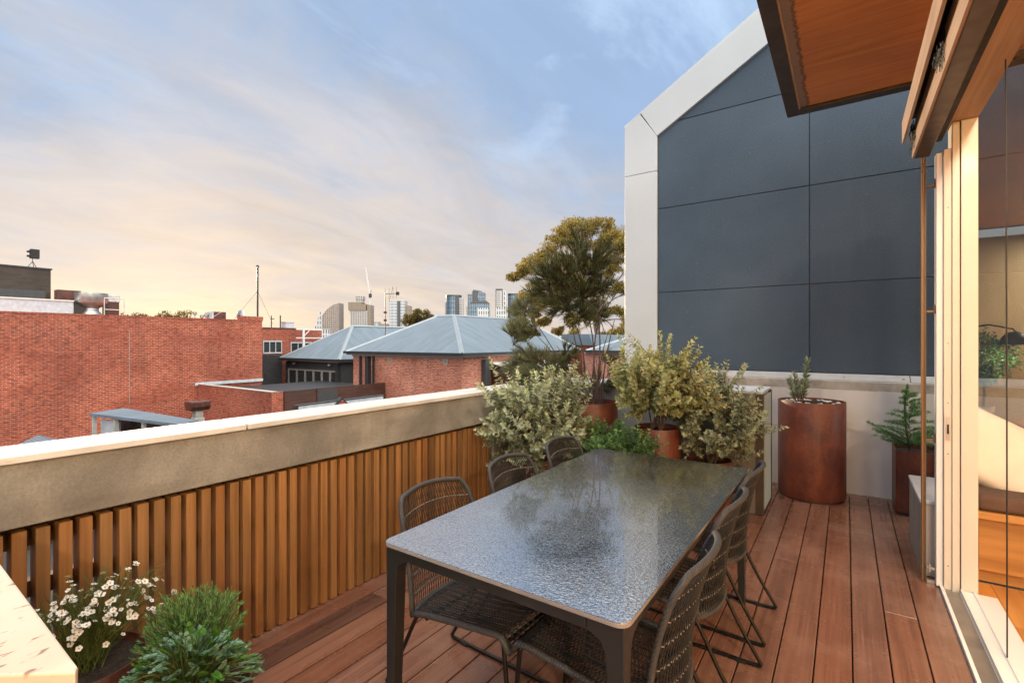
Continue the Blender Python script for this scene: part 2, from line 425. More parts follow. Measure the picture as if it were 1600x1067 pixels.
# ================================================================ SETTING: deck, ground
def deck():
    m = MB(); rnd = random.Random(3); k = 0
    x = .024 - 18*.144
    while x < .45:
        cuts = [-1.6]
        yy = -1.6 + rnd.uniform(2.4, 6.5)
        while yy < 5.0: cuts.append(yy); yy += rnd.uniform(3.6, 5.4)
        cuts.append(5.705)
        for a, b in zip(cuts[:-1], cuts[1:]):
            x0 = max(x+.003, -2.60); x1 = min(x+.141, .455)
            if x1-x0 > .02:
                m.box(x0, x1, a+.001, b-.001, -.03, rnd.uniform(-.0012, 0))
        x += .144
    o = m.build('deck_floor', M['deck'], bevel=.0022, seg=1); struct(o)
    m = MB(); m.box(-2.64, .46, -1.6, 5.70, -.4, -.034); o = m.build('deck_slab', M['blob']); struct(o)
    m = MB(); m.add([(-4000,-4000,-4.7),(4000,-4000,-4.7),(4000,4000,-4.7),(-4000,4000,-4.7)], [(0,1,2,3)])
    o = m.build('ground', M['asphalt']); struct(o)
deck()

# ================================================================ parapet + slat screen
t = thing('parapet_wall', 'tan rendered parapet with a white capping running above the timber slat screen', 'parapet', (-2.5,1.5,.8))
def off(o):      # keep world coordinates for parts of a placed thing
    o.matrix_parent_inverse = Matrix.Translation(o.parent.location).inverted() if not o.parent.rotation_euler.z else o.parent.matrix_basis.inverted()
    return o
m = MB(); m.box(-2.62, -2.39, -1.6, 4.80, .81, 1.0395); m.box(-2.62, -2.393, 3.20, 4.80, -.4, .81); off(m.build('rendered_band', M['band'], t, bevel=.004))
m = MB(); 
for a, b in ((-1.6,1.195),(1.2,2.995),(3.0,4.80)): m.box(-2.64, -2.372, a, b-.003, 1.040, 1.066)
off(m.build('capping', M['cap'], t, bevel=.003))
m = MB(); m.box(-2.62, -2.57, -1.6, 3.2, -.4, -.04); off(m.build('kerb', M['band'], t))

t = thing('slat_screen', 'screen of upright brown timber slats below the parapet', 'screen', (-2.45,1,0))
m = MB(); rnd = random.Random(5); y = .402 - .0607*24
while y < 3.18:
    j = rnd.uniform(-.0012,.0012)
    m.box(-2.482+j, -2.402+j, y+j, y+.0395+j, .004, .79+rnd.uniform(-.002,.002)); y += .0607
off(m.build('slats', M['slat'], t, bevel=.0018, seg=1))
m = MB(); 
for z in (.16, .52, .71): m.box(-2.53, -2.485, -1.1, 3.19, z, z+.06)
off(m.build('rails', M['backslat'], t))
m = MB(); m.box(-2.60, -2.487, -1.1, 3.19, .775, .809); off(m.build('light_gap_block', M['backslat'], t))  # added behind the slat tops to block light leaking under the band

# ================================================================ raised planter box at the far end
t = thing('planter_wall', 'low grey walled box behind the potted shrubs with a glazed right side', 'planter wall', (-1.5,5.1,0))
m = MB(); m.box(-2.388, -.60, 4.565, 5.10, -.03, 1.02); off(m.build('box_body', M['greyrender'], t))
m = MB(); m.box(-2.37, -.575, 4.545, 5.11, 1.021, 1.042); off(m.build('box_capping', M['offwhite'], t, bevel=.002))
m = MB(); m.box(-1.28, -.635, 4.548, 4.564, .01, 1.018); off(m.build('steel_panel', M['steelgrey'], t, bevel=.001))
m = MB(); m.box(-.634, -.572, 4.546, 4.60, .004, 1.02); off(m.build('corner_post', M['bronze'], t, bevel=.002))
m = MB(); m.box(-.599, -.594, 4.601, 5.049, .03, 1.0); off(m.build('backing_panel', M['white'], t))
m = MB(); m.box(-.582, -.572, 4.605, 5.045, .03, 1.0); off(m.build('glass_panel', M['seaglass'], t))
m = MB(); m.box(-.60, -.57, 5.05, 5.10, .004, 1.018); m.box(-.599,-.571,4.602,5.0499,.004,.028); off(m.build('glass_frame', M['darksteel'], t))

t = thing('boundary_wall', 'white rendered boundary wall with a stained concrete ledge at the far end of the deck', 'wall', (0,5.8,0))
m = MB(); m.box(-2.4, 3.6, 5.71, 5.99, -.4, .99); off(m.build('white_render', M['whitewall'], t))
m = MB(); m.box(-2.4, 3.6, 5.722, 5.985, .991, 1.076); off(m.build('ledge', M['ledge'], t, bevel=.004))
m = MB(); 
for a in (-2.4,-.95,.5,1.95): m.prism([(5.90,1.077),(5.985,1.077),(5.985,1.135),(5.965,1.135)], 'x', a+.003, a+1.447)
off(m.build('flashing', M['ledge2'], t))
m = MB()
for i in range(9): m.lathe([(0.001,1.10),(.012,1.10),(.012,1.108),(.001,1.11)], -1.9+i*.47, 5.932, 8)
off(m.build('flashing_screws', M['steel'], t))

# ================================================================ dark gable building
def clip(poly, a, b, c):        # keep a*x+b*z<=c
    out = []
    for i in range(len(poly)):
        p, q = poly[i], poly[(i+1)%len(poly)]
        fp, fq = a*p[0]+b*p[1]-c, a*q[0]+b*q[1]-c
        if fp <= 0: out.append(p)
        if (fp < 0) != (fq < 0) and fp != fq:
            s = fp/(fp-fq); out.append((p[0]+(q[0]-p[0])*s, p[1]+(q[1]-p[1])*s))
    return out
t = thing('gable_building', 'tall dark blue grey gabled building with a broad pale metal edge trim', 'building', (1.6,8,-4.7))
XR = 1.6; SL = .585
zr = 4.22 + (XR+2.35)*SL
m = MB(); m.prism([(-2.33,-4.7),(5.53,-4.7),(5.53,4.16),(XR,zr-.06),(-2.33,4.16)], 'y', 6.018, 19)
off(m.build('building_core', M['charcoal'], t))
m = MB(); g = .004
cols = [-1.93+1.61*i for i in range(5)]; rows = [1.136,2.07,3.11,4.15,5.19,6.23,7.3]
for i in range(4):
    for j in range(6):
        p = [(cols[i]+g,rows[j]+g),(min(cols[i+1],5.13)-g,rows[j]+g),(min(cols[i+1],5.13)-g,rows[j+1]-g),(cols[i]+g,rows[j+1]-g)]
        k = 4.015+1.93*SL
        p = clip(p, -SL, 1, k); p = clip(p, SL, 1, k+2*XR*SL)
        if len(p) >= 3: m.prism(p, 'y', 6.0, 6.016)
off(m.build('wall_panels', M['panel'], t, bevel=.002, seg=1))
# pale fascia trim around the gable
m = MB(); x0, x1 = -2.35, -1.935
zo = lambda x: 4.22+(x+2.35)*SL
zi = lambda x: 4.015+(x+1.93)*SL
mz = .5
m.prism([(x0,-4.7),(x1,-4.7),(x1,3.578),(x0,3.578)], 'y', 5.965, 6.017)
m.prism([(x0,3.583),(x1,3.583),(x1,zi(x1)),(x0+.012+.19,zo(x0+.2)-.004),(x0,4.22)], 'y', 5.965, 6.017)
m.prism([(x1+.003,zi(x1)+.001),(XR-.003,zi(XR)),(XR-.003,zo(XR)),(x0+.21,zo(x0+.21))], 'y', 5.965, 6.017)
mx = lambda x: 2*XR-x
m.prism([(mx(x1),zi(x1)),(mx(x0),4.22),(XR,zo(XR)),(XR,zi(XR))][::-1], 'y', 5.965, 6.017)
m.prism([(mx(x1),-4.7),(mx(x0),-4.7),(mx(x0),4.215),(mx(x1),zi(x1)-.004)], 'y', 5.965, 6.017)
off(m.build('edge_trim', M['fascia'], t, bevel=.003, seg=1))
m = MB(); th=.05
m.prism([(x0-.01,4.222),(XR,zo(XR)+.002),(XR,zo(XR)+th),(x0-.01,4.222+th*.4)], 'y', 5.98, 19)
m.prism([(mx(x0)+.01,4.222),(mx(x0)+.01,4.222+th*.4),(XR,zo(XR)+th),(XR,zo(XR)+.002)], 'y', 5.98, 19)
off(m.build('roof', M['fascia'], t))

# ================================================================ house on the right
t = thing('house', 'house with stained timber eaves and a glazed corner room opening onto the deck', 'house', (2.5,1,0))
m = MB()
for a, b in ((-2.5,-1.9),(-1.895,-.69),(-.685,.51),(.515,1.71),(1.715,2.90),(2.905,4.095),(4.10,4.83)):
    m.box(-.325, 5, a, b, 3.47, 3.488)
off(m.build('soffit', M['ply'], t))
m = MB(); m.box(-.432,-.336,-2.5,4.95,3.452,3.62); m.box(-.335,5,4.845,4.95,3.452,3.62); off(m.build('eave_rim', M['bronze'], t, bevel=.003))
m = MB(); m.box(-.339,-.326,-2.5,4.84,3.459,3.486); off(m.build('eave_bead', M['beamtan'], t))
m = MB(); m.box(-.42,5.1,-3.6,4.94,3.63,3.80); off(m.build('roof', M['gutter'], t))
m = MB(); m.box(.62,5.2,-3.7,-3.5,-.3,3.46); m.box(5,5.2,-3.5,4.65,-.3,3.46); m.box(.47,.62,-3.6,-2.1,-.3,3.46); off(m.build('room_walls', M['ceil'], t))
m = MB(); m.box(.62,5,4.64,4.74,-.3,.50); off(m.build('window_base_wall', M['white'], t))
m = MB(); m.box(.615,2.55,4.66,4.672,.515,3.45); m.box(2.56,5,4.66,4.672,.515,3.45); off(m.build('end_window', M['wglass'], t))
m = MB(); m.box(.60,5,4.63,4.70,.501,.514); off(m.build('window_sill', M['white'], t))
m = MB(); rnd = random.Random(8); x=.59
while x < 4.9:
    y=-3.5
    while y < 4.0:
        l = rnd.uniform(.9,1.8); m.box(x+.0008,x+.1192,y+.0008,min(y+l,4.02)-.0008,-.02,.012); y += l
    x += .12
struct(m.build('room_floor', M['floorwood']))

# door frame: white jamb, head and track
t = thing('door_frame', 'cream aluminium door jamb, head and floor track at the open side of the house', 'door frame', (.55,3.85,0))
m = MB(); m.box(.512,.545,3.803,3.95,.0,2.747); m.box(.549,.622,3.795,3.95,.0,2.747); m.box(.545,.549,3.83,3.95,0,2.747); off(m.build('jamb', M['jamb'], t, bevel=.002))
m = MB(); m.box(.476,.511,3.812,3.95,.0,2.60); off(m.build('jamb_leaf', M['jamb'], t, bevel=.003))
m = MB(); m.box(.444,.474,3.83,3.90,.004,2.588); off(m.build('outer_strip', M['jambwhite'], t, bevel=.002))
m = MB(); m.box(.484,.503,3.8085,3.8115,.88,1.02); off(m.build('lock_plate', M['steel'], t))
m = MB(); m.box(.489,.498,3.806,3.8084,.92,.975); off(m.build('latch_slot', M['blob'], t))
m = MB()
for z in (.14,.75,1.12,1.52,2.2): m.lathe([(.0005,0),(.003,0),(.003,.002),(.0005,.002)],0,0,8)
m = MB()
for z in (.14,.80,1.10,1.45,2.25): m.box(.4915,.4965,3.8095,3.8116,z,z+.005)
off(m.build('screws', M['darksteel'], t))
m = MB(); m.box(.458,.474,-2.1,3.825,-.02,.016); m.box(.474,.545,-2.1,3.80,-.02,.004); m.box(.545,.556,-2.1,3.79,-.02,.03); m.box(.556,.70,-2.1,3.79,-.02,.022); m.box(.60,.612,-2.1,3.789,.022,.03)
off(m.build('floor_track', M['jambwhite'], t, bevel=.0015, seg=1))
m = MB(); m.box(.478,.541,-2.1,3.79,.0042,.0062); off(m.build('track_channel', M['steelgrey'], t))
m = MB(); m.box(.47,.625,-2.1,3.95,2.75,2.90); off(m.build('door_head', M['beamtan'], t, bevel=.003))

t = thing('door_pelmet', 'long tan and bronze pelmet boxing above the door opening with frayed black seals', 'pelmet', (.35,1,2.7))
m = MB(); m.box(.286,.300,-2.2,3.87,2.695,2.83); off(m.build('front_board', M['beamtan'], t, bevel=.002))
m = MB(); m.box(.300,.62,-2.2,3.86,2.832,2.86); off(m.build('gap_blackout', M['blob'], t))  # black closure added over the gap so the lit soffit stays hidden
m = MB(); m.box(.334,.346,-2.2,3.868,2.592,2.76); off(m.build('inner_strip', M['beamtan'], t, bevel=.0015))
m = MB(); m.box(.3465,.418,-2.2,3.866,2.588,2.70); off(m.build('track_box', M['bronze'], t, bevel=.004))
m = MB(); m.box(.419,.469,-2.2,3.84,2.66,2.83); off(m.build('groove', M['blob'], t))
for yy, n in ((3.72,46),(2.70,60)):
    m = MB(); rnd = random.Random(int(yy*10))
    for i in range(n):
        y0 = yy+rnd.uniform(-.07,.07); x0 = .322+rnd.uniform(-.006,.008); z0 = rnd.uniform(2.66,2.76)
        m.tube([(x0,y0,z0),(x0+rnd.uniform(-.008,.008),y0+rnd.uniform(-.012,.012),z0-.03),(x0+rnd.uniform(-.012,.01),y0+rnd.uniform(-.02,.02),z0-rnd.uniform(.04,.08))], .0019, 3)
    off(m.build('frayed_seal', M['blob'], t))
t = thing('bronze_bar', 'slim upright bronze bar standing on brackets in front of the cream jamb', 'bar', (.39,3.862,0))
m = MB(); m.box(.378,.388,3.85,3.885,.01,2.586); off(m.build('outer_bar', M['brass'], t, bevel=.0015)); m = MB(); m.box(.389,.401,3.858,3.885,.012,2.584); off(m.build('inner_bar', M['bronze'], t, bevel=.0015))
for z in (.86,1.64,2.40):
    m = MB(); m.box(.401,.443,3.862,3.874,z,z+.012); m.box(.436,.4435,3.858,3.88,z-.008,z+.045); off(m.build('bracket', M['brass'], t, bevel=.001))
m = MB(); m.box(.401,.443,3.85,3.87,.085,.10); m.box(.41,.42,3.848,3.872,.07,.115); off(m.build('lower_bracket', M['steel'], t, bevel=.001)); m = MB(); m.box(.402,.443,3.852,3.868,.0,.02); off(m.build('floor_guide', M['steel'], t, bevel=.001))
o = MB(); o.tube([(.602,3.09,.03),(.600,3.085,1.2),(.594,3.075,2.74)], .0032, 6)
tag(o.build('pull_cord', M['darksteel']), 'thin dark cord hanging in the open doorway beside the jamb', 'cord')

t = thing('storage_box', 'low grey timber storage box with a white metal top beside the door jamb', 'storage box', (.5,4.3,0))
m = MB(); m.box(.396,.62,3.962,4.63,.004,.452); off(m.build('box_front', M['jamb'], t)); m = MB(); m.box(.386,.3955,3.955,4.64,.004,.452)
M['greytimber'] = wood('grey_timber', (.16,.145,.125), (.28,.26,.235), 'z', .6, island=False, gscale=30)
off(m.build('timber_face', M['greytimber'], t)); m = MB(); m.box(.382,.625,3.952,4.645,.453,.474); off(m.build('lid', M['jambwhite'], t, bevel=.002))

# inside: bench, cushions, lamp, plant
t = thing('window_bench', 'oak window bench with a brown upholstered seat inside the room', 'bench', (1.8,4.3,0))
m = MB(); m.box(.66,3.2,4.02,4.62,.085,.40); off(m.build('drawer_front', M['benchwood'], t, bevel=.003)); m = MB(); m.box(.66,3.2,4.05,4.62,.013,.084); off(m.build('plinth', M['benchwood'], t))
m = MB(); m.box(.645,3.2,3.985,4.62,.401,.445); off(m.build('seat_board', M['benchwood'], t, bevel=.004)); m = MB(); m.box(.65,3.2,4.0,4.6,.446,.545); off(m.build('seat_cushion', M['cushbrown'], t, bevel=.03, seg=4))
def cushion(name, label, loc, rot, s=.25, th=.11):
    n = 14; vs=[]; fs=[]
    for side in (1,-1):
        for i in range(n+1):
            for j in range(n+1):
                a, b = 2*i/n-1, 2*j/n-1
                e = (1-a**4)*(1-b**4)
                pin = 1-.07*(1-abs(b)**2)*abs(a)**3
                pin2 = 1-.07*(1-abs(a)**2)*abs(b)**3
                vs.append((a*s*pin, side*th*(max(e,0)**.5)*.5*(1+.12*math.sin(5*a+3*b)), b*s*pin2))
    N=(n+1)**2
    for q in range(2):
        for i in range(n):
            for j in range(n):
                f=(q*N+i*(n+1)+j, q*N+(i+1)*(n+1)+j, q*N+(i+1)*(n+1)+j+1, q*N+i*(n+1)+j+1); fs.append(f if q==0 else f[::-1])
    m = MB(); m.add(vs,fs); o = m.build(name, M['cushwhite'], smooth='all'); o.location=loc; o.rotation_euler=rot
    md=o.modifiers.new('weld','WELD'); md.merge_threshold=.002
    tag(o,label,'cushion'); return o
cushion('cushion','large cream cushion propped on the bench nearest the jamb',(.80,4.33,.735),(R(-18),R(28),R(8)),.25,.2)
cushion('cushion','second cream cushion on the bench, farther from the jamb',(1.28,4.30,.76),(R(-15),R(8),R(-6)),.23,.2)
t = thing('arc_lamp', 'arching floor lamp with a dark dome shade reflected in the end window', 'lamp', (1.2,-2.1,0.012))
m = MB(); m.lathe([(.001,.0),(.16,.0),(.16,.04),(.001,.045)],0,0,24); m.build('lamp_base', M['darksteel'], t)
m = MB(); m.tube([(0,0,.04),(.02,0,.9),(.15,0,1.35),(.45,0,1.66),(.8,0,1.74),(1.1,0,1.66),(1.13,0,1.6)],.014,8); m.build('lamp_arm', M['darksteel'], t, smooth=True)
m = MB(); m.lathe([(.03,1.62),(.12,1.59),(.19,1.50),(.215,1.40),(.205,1.40),(.17,1.50),(.02,1.60)],1.13,0,28); m.build('lamp_shade', M['darksteel'], t, smooth=True)

# ================================================================ stone topped counter near the camera
t = thing('stone_counter', 'cream stone counter top with rusty flecks beside the flowering plant', 'counter', (-1.7,0,0))
m = MB(); m.prism([(-2.36,-1.2),(-1.18,.183),(-1.083,.258),(-1.10,.265),(-2.36,.285)], 'z', .862, .90); off(m.build('stone_top', M['stonetop'], t, bevel=.004))
m = MB(); m.prism([(-2.36,-1.1),(-1.42,.0),(-1.36,.10),(-2.36,.13)], 'z', .0, .861); off(m.build('counter_base', M['whitewall'], t))

# ================================================================ table
TX0, TX1, TY0, TY1 = -1.366, -.452, 1.160, 2.992
def rrect(x0,x1,y0,y1,r,n=6):
    p=[]
    for cx,cy,a in ((x1-r,y1-r,0),(x0+r,y1-r,90),(x0+r,y0+r,180),(x1-r,y0+r,270)):
        for i in range(n+1):
            an=R(a+90*i/n); p.append((cx+r*math.cos(an),cy+r*math.sin(an)))
    return p
t = thing('dining_table', 'long dark stone topped outdoor dining table with a wet glossy surface', 'table', (-.9,2.08,0))
m = MB(); m.prism(rrect(TX0,TX1,TY0,TY1,.035), 'z', .738, .7495); off(m.build('table_edge', M['topedge'], t, bevel=.0015))
m = MB(); m.prism(rrect(TX0+.001,TX1-.001,TY0+.001,TY1-.001,.034), 'z', .7497, .7515); off(m.build('tabletop', M['top'], t))
m = MB(); i=.012; w=.035
m.box(TX0+i+.107,TX1-i-.107,TY0+i,TY0+i+w,.700,.7375); m.box(TX0+i+.107,TX1-i-.107,TY1-i-w,TY1-i,.700,.7375)
m.box(TX0+i,TX0+i+w,TY0+i+.107,TY1-i-.107,.700,.7375); m.box(TX1-i-w,TX1-i,TY0+i+.107,TY1-i-.107,.700,.7375)
off(m.build('apron', M['tableframe'], t, bevel=.003))
def leg(sx, sy):
    m = MB(); cx = TX0+i if sx<0 else TX1-i; cy = TY0+i if sy<0 else TY1-i
    secs = [(.0,.030,.030),(.006,.032,.032),(.45,.044,.044),(.60,.047,.047),(.655,.052,.052),(.680,.062,.062),(.694,.080,.080),(.701,.105,.105),(.7375,.105,.105)]
    vs=[]; fs=[]
    for z,a,b in secs:
        # cruciform-free section: arm along each apron at the top, square lower down
        ex, ey = -sx, -sy
        vs += [(cx,cy,z),(cx+ex*a,cy,z),(cx+ex*a,cy+ey*min(b,.045 if a>.047 else b),z),(cx+ex*min(a,.045 if a>.047 else a),cy+ey*min(b,.045 if a>.047 else b),z),(cx+ex*min(a,.045 if a>.047 else a),cy+ey*b,z),(cx,cy+ey*b,z)]
    n=6
    for q in range(len(secs)-1):
        for k in range(n): fs.append((q*n+k,q*n+(k+1)%n,(q+1)*n+(k+1)%n,(q+1)*n+k))
    fs.append(list(range(n))); fs.append([(len(secs)-1)*n+k for k in range(n)])
    m.add(vs,fs); o = off(m.build('leg', M['tableframe'], t, bevel=.003))
    bm = bmesh.new(); bm.from_mesh(o.data); bmesh.ops.recalc_face_normals(bm, faces=bm.faces); bm.to_mesh(o.data); bm.free()
for sx in (-1,1):
    for sy in (-1,1): leg(sx,sy)

# ================================================================ chairs (local +x = towards table)
def bez(pts, n=8):       # Catmull-Rom smoothing
    P=[Vector(p) for p in pts]; out=[]
    for i in range(len(P)-1):
        a=P[max(i-1,0)]; b=P[i]; c=P[i+1]; d=P[min(i+2,len(P)-1)]
        for k in range(n):
            s=k/n; out.append(.5*((2*b)+(c-a)*s+(2*a-5*b+4*c-d)*s*s+(3*b-a-3*c+d)*s**3))
    out.append(P[-1]); return out
def backpt(u, v):        # u -1..1 across, v 0..1 up
    x = -.282-.012*v-.085*v**2.2 - .055*(1-u*u)*(1-.15*v)
    w = .218+.006*math.sin(v*3)-.012*v
    z = .365+.432*v + .022*v*(1-u*u) - .012*(1-v)*(1-u*u)
    return Vector((x, u*w, z))
def chair_proto():
    t = thing('rope_chair', 'x', 'chair', (0,0,0), 0, 'woven rope chairs around the outdoor dining table')
    # back frame: rounded loop
    loop=[]
    for k in range(13): loop.append(backpt(-1+2*k/12, 0))
    for k in range(1,10): loop.append(backpt(1, k/12))
    for a in (0,25,50,75,90):
        loop.append(backpt(1-.17*(1-math.cos(R(a))), .80+.20*math.sin(R(a))))
    for k in range(1,12): loop.append(backpt(.80-1.6*k/12, 1))
    for a in (90,75,50,25,0):
        loop.append(backpt(-1+.17*(1-math.cos(R(a))), .80+.20*math.sin(R(a))))
    for k in range(9,0,-1): loop.append(backpt(-1, k/12))
    m=MB(); m.tube(loop,.0112,8,closed=True); m.build('back_frame',M['wrap'],t,smooth='all')
    m=MB(); n=28
    for k in range(n+1):
        u=-.95+1.9*k/n; p=[]; q=[]
        for j in range(13):
            v=j/12*.985; sp=(-1)**j*.017*(1 if 0<j<12 else .3); f=1-.12*max(0,v-.8)/.2*abs(u)
            p.append(backpt((u+sp)*f,v)); q.append(backpt((u-sp)*f,v)-Vector((.003,0,0)))
        m.tube(p,.0019,4,cap=False); m.tube(q,.0019,4,cap=False)
    m.build('back_weave',M['cord'],t,smooth='all')
    m=MB()
    for v in (.16,.33,.50,.67,.84):
        m.tube([backpt(-.97+1.94*k/40,v+(.004 if k%2 else -.004))+Vector((.002 if k%2 else -.003,0,0)) for k in range(41)],.0026,5,cap=False)
    m.build('back_cords',M['cordlight'],t,smooth='all')
    # seat
    sx0,sx1,hw=-.275,.20,.218
    def seatpt(a,b):    # a 0..1 back to front, b -1..1
        x=sx0+(sx1-sx0)*a-.052*(1-b*b)*(1-a)**2; z=.372+.07*a**.75-.014*(1-b*b)*math.sin(a*math.pi)
        if a>.9: z-=.05*((a-.9)/.1)**2
        return Vector((x,b*(hw-.008*a),z))
    m=MB()
    for b in (-1,1): m.tube([seatpt(k/14,b) for k in range(15)],.012,8)
    m.tube([seatpt(0,-1+2*k/8) for k in range(9)],.012,8); m.tube([seatpt(1,-1+2*k/8) for k in range(9)],.012,8)
    m.build('seat_frame',M['wrap'],t,smooth='all')
    m=MB(); n=78
    for k in range(n):
        a=(k+.5)/n; m.tube([seatpt(a,-1+2*j/24)+Vector((0,0,.0022*(1 if (j//1+k)%2 else -1))) for j in range(25)],.00245,4,cap=False)
    m.build('seat_weave',M['cord'],t,smooth='all')
    m=MB()
    for k in range(13):
        b=-.92+1.84*k/12
        for s in (-.012,.012): m.tube([seatpt(j/16,b+s)+Vector((0,0,.001)) for j in range(17)],.0026,4,cap=False)
    m.build('seat_cords',M['cord'],t,smooth='all')
    for s in (-1,1):
        y=s*.2
        pts=[(-.235,y,.372),(-.275,y,.352),(-.37,y,.17),(-.452,y,.035),(-.458,y,.018),(-.435,y,.0095),(-.25,y,.009),(.10,y,.009),(.185,y,.0095),(.205,y,.02),(.203,y,.05),(.188,y,.2),(.172,y,.36),(.165,y,.415)]
        m=MB(); m.tube(bez(pts,4),.0085,8); m.build('sled_leg',M['rod'],t,smooth='all')
        for x in (-.38,.12): m=MB(); m.box(x-.02,x+.02,y-.011,y+.011,0,.012); m.build('glide',M['blob'],t)
    m=MB(); m.tube([(.17,-.2,.405),(.17,.2,.405)],.008,6); m.build('cross_rod',M['rod'],t); m=MB(); m.tube([(-.22,-.2,.362),(-.22,.2,.362)],.008,6); m.build('cross_rod',M['rod'],t)
    return t
proto=chair_proto()
spots=[(-1.148,1.585,-2,'woven rope chair on the slat screen side of the table, closest to the stone counter'),
 (-1.15,2.205,1,'woven rope chair in the middle of the slat screen side of the table'),
 (-1.16,2.81,0,'woven rope chair on the slat screen side, nearest the shrubs'),
 (-.760,1.59,181,'woven rope chair on the house side of the table, closest to the stone counter'),
 (-.775,2.22,180,'woven rope chair in the middle of the house side of the table'),
 (-.780,2.80,179,'woven rope chair on the house side of the table, closest to the tall round planter')]
for k,(x,y,a,lab) in enumerate(spots):
    o = proto if k==0 else copy_tree(proto)
    o.location=(x,y,0); o.rotation_euler=(0,0,R(a)); o['label']=lab

# ================================================================ pots
def round_pot(label, x, y, r, h, mat='rust', pebbles=False, sxy=(1,1), soil=.04, plinth=True):
    t = thing('rust_pot' if 'rust' in mat else 'pot', label, 'planter pot', (x,y,0))
    m=MB(); m.lathe([(r*.99,.022),(r,.03),(r,h-.002),(r-.001,h),(r-.006,h),(r-.007,h-.002),(r-.007,h-soil-.05)],0,0,56,sx=sxy[0],sy=sxy[1])
    m.build('pot_shell',M[mat],t,smooth=True)
    if plinth:
        m=MB(); m.lathe([(r*.94,0),(r*.94,.024)],0,0,40,sx=sxy[0],sy=sxy[1]); m.build('plinth',M['rustdark'],t,smooth=True)
    m=MB(); rnd=random.Random(int(x*100)); n=26; vs=[(0,0,h-soil+.006)]
    for ring in range(1,5):
        for k in range(n):
            an=2*math.pi*k/n; rr=(r-.008)*ring/4
            vs.append((rr*math.cos(an)*sxy[0],rr*math.sin(an)*sxy[1],h-soil+rnd.uniform(-.006,.008)))
    fs=[(0,1+k,1+(k+1)%n) for k in range(n)]
    for ring in range(3):
        for k in range(n): fs.append((1+ring*n+k,1+(ring+1)*n+k,1+(ring+1)*n+(k+1)%n,1+ring*n+(k+1)%n))
    m.add(vs,fs); m.build('soil',M['soil'],t,smooth='all')
    if pebbles:
        m=MB()
        for k in range(70):
            an=rnd.uniform(0,6.283); rr=r*math.sqrt(rnd.uniform(.2,.86)); s=rnd.uniform(.008,.016); c=Vector((rr*math.cos(an)*sxy[0],rr*math.sin(an)*sxy[1],h-soil+.008))
            a=rnd.uniform(0,3)
            m.lathe([(.0005,c.z-s*.6),(s*.8,c.z-s*.3),(s,c.z),(s*.8,c.z+s*.35),(.0005,c.z+s*.6)],c.x,c.y,7,sx=1+.3*math.sin(a),sy=1-.3*math.sin(a))
        o=m.build('pebbles',M['pebble'],t,smooth='all')
    return t
round_pot('tall round rusty steel planter against the white wall, topped with pale pebbles',-.275,5.405,.277,.905,pebbles=True,soil=.025)
round_pot('tall round rusty planter holding the wispy casuarina at the back corner',-1.98,4.20,.24,.90)
round_pot('round rusty planter holding the yellow green bush at the table end',-1.30,4.02,.185,.755)
round_pot('low rusty planter holding the straggly bush at the steel panel',-.93,4.20,.17,.50)
round_pot('low rusty planter of the grey green bush next to the slat screen',-2.10,3.55,.20,.50)
round_pot('low dark pot under the deep green ground plant',-1.62,3.62,.17,.40,'rustdark')
round_pot('dark rusty pot of the white flowering plant by the counter',-2.095,.525,.165,.40,'rustdark',soil=.03)
round_pot('dark pot under the rounded mixed green plant by the slats',-1.77,.70,.19,.34,'rustdark')
# square planter
t = thing('rust_box_planter','square rusty steel planter in the corner next to the storage box','planter box',(.57,5.44,0))
m=MB(); a=.225; c=.02; h=.545
outer=[(-a+c,-a),(a-c,-a),(a,-a+c),(a,a-c),(a-c,a),(-a+c,a),(-a,a-c),(-a,-a+c)]
inn=[(x*.97,y*.97) for x,y in outer]; n=8
vs=[(x,y,.03) for x,y in outer]+[(x,y,h) for x,y in outer]+[(x,y,h) for x,y in inn]+[(x,y,h-.1) for x,y in inn]
fs=[]
for q in range(3):
    for k in range(n): fs.append((q*n+k,q*n+(k+1)%n,(q+1)*n+(k+1)%n,(q+1)*n+k))
m.add(vs,fs); m.build('planter_shell',M['rust'],t)
m=MB(); m.box(-.2,.2,-.2,.2,0,.03); m.build('plinth',M['rustdark'],t)
m=MB(); m.add([(x,y,h-.05) for x,y in inn],[list(range(8))]); m.build('soil',M['soil'],t)

# ================================================================ vegetation
def rvec(r): 
    while True:
        v=Vector((r.uniform(-1,1),r.uniform(-1,1),r.uniform(-1,1)))
        if .01<v.length<1: return v
BUSH=1.22
class Leaves(MB):
    def leaf(s,p,d,L,W,r,fold=.25,up=None):
        d=d.normalized(); side=d.cross(up if up else rvec(r))
        if side.length<1e-4: side=d.orthogonal()
        side.normalize(); nrm=side.cross(d)
        m=p+d*L*.5+nrm*W*fold
        s.add([p,m+side*W*.5,p+d*L,m-side*W*.5],[(0,1,2,3)])
    def needle(s,p,d,L,W,r):
        d=d.normalized(); side=d.cross(rvec(r))
        if side.length<1e-4: side=d.orthogonal()
        side.normalize(); s.add([p-side*W*.5,p+side*W*.5,p+d*L],[(0,1,2)])
def shoot_pts(base,tip,r,bend=.15,n=6,rise=.25):
    v=tip-base; k=rvec(r)*v.length*bend
    return [base+v*(i/n)+k*math.sin(math.pi*i/n)+Vector((0,0,1))*rise*v.length*math.sin(math.pi*i/n)*.5 for i in range(n+1)]
def plant_thing(name,label,cat,base,group=None): return thing(name,label,cat,base,0,group)

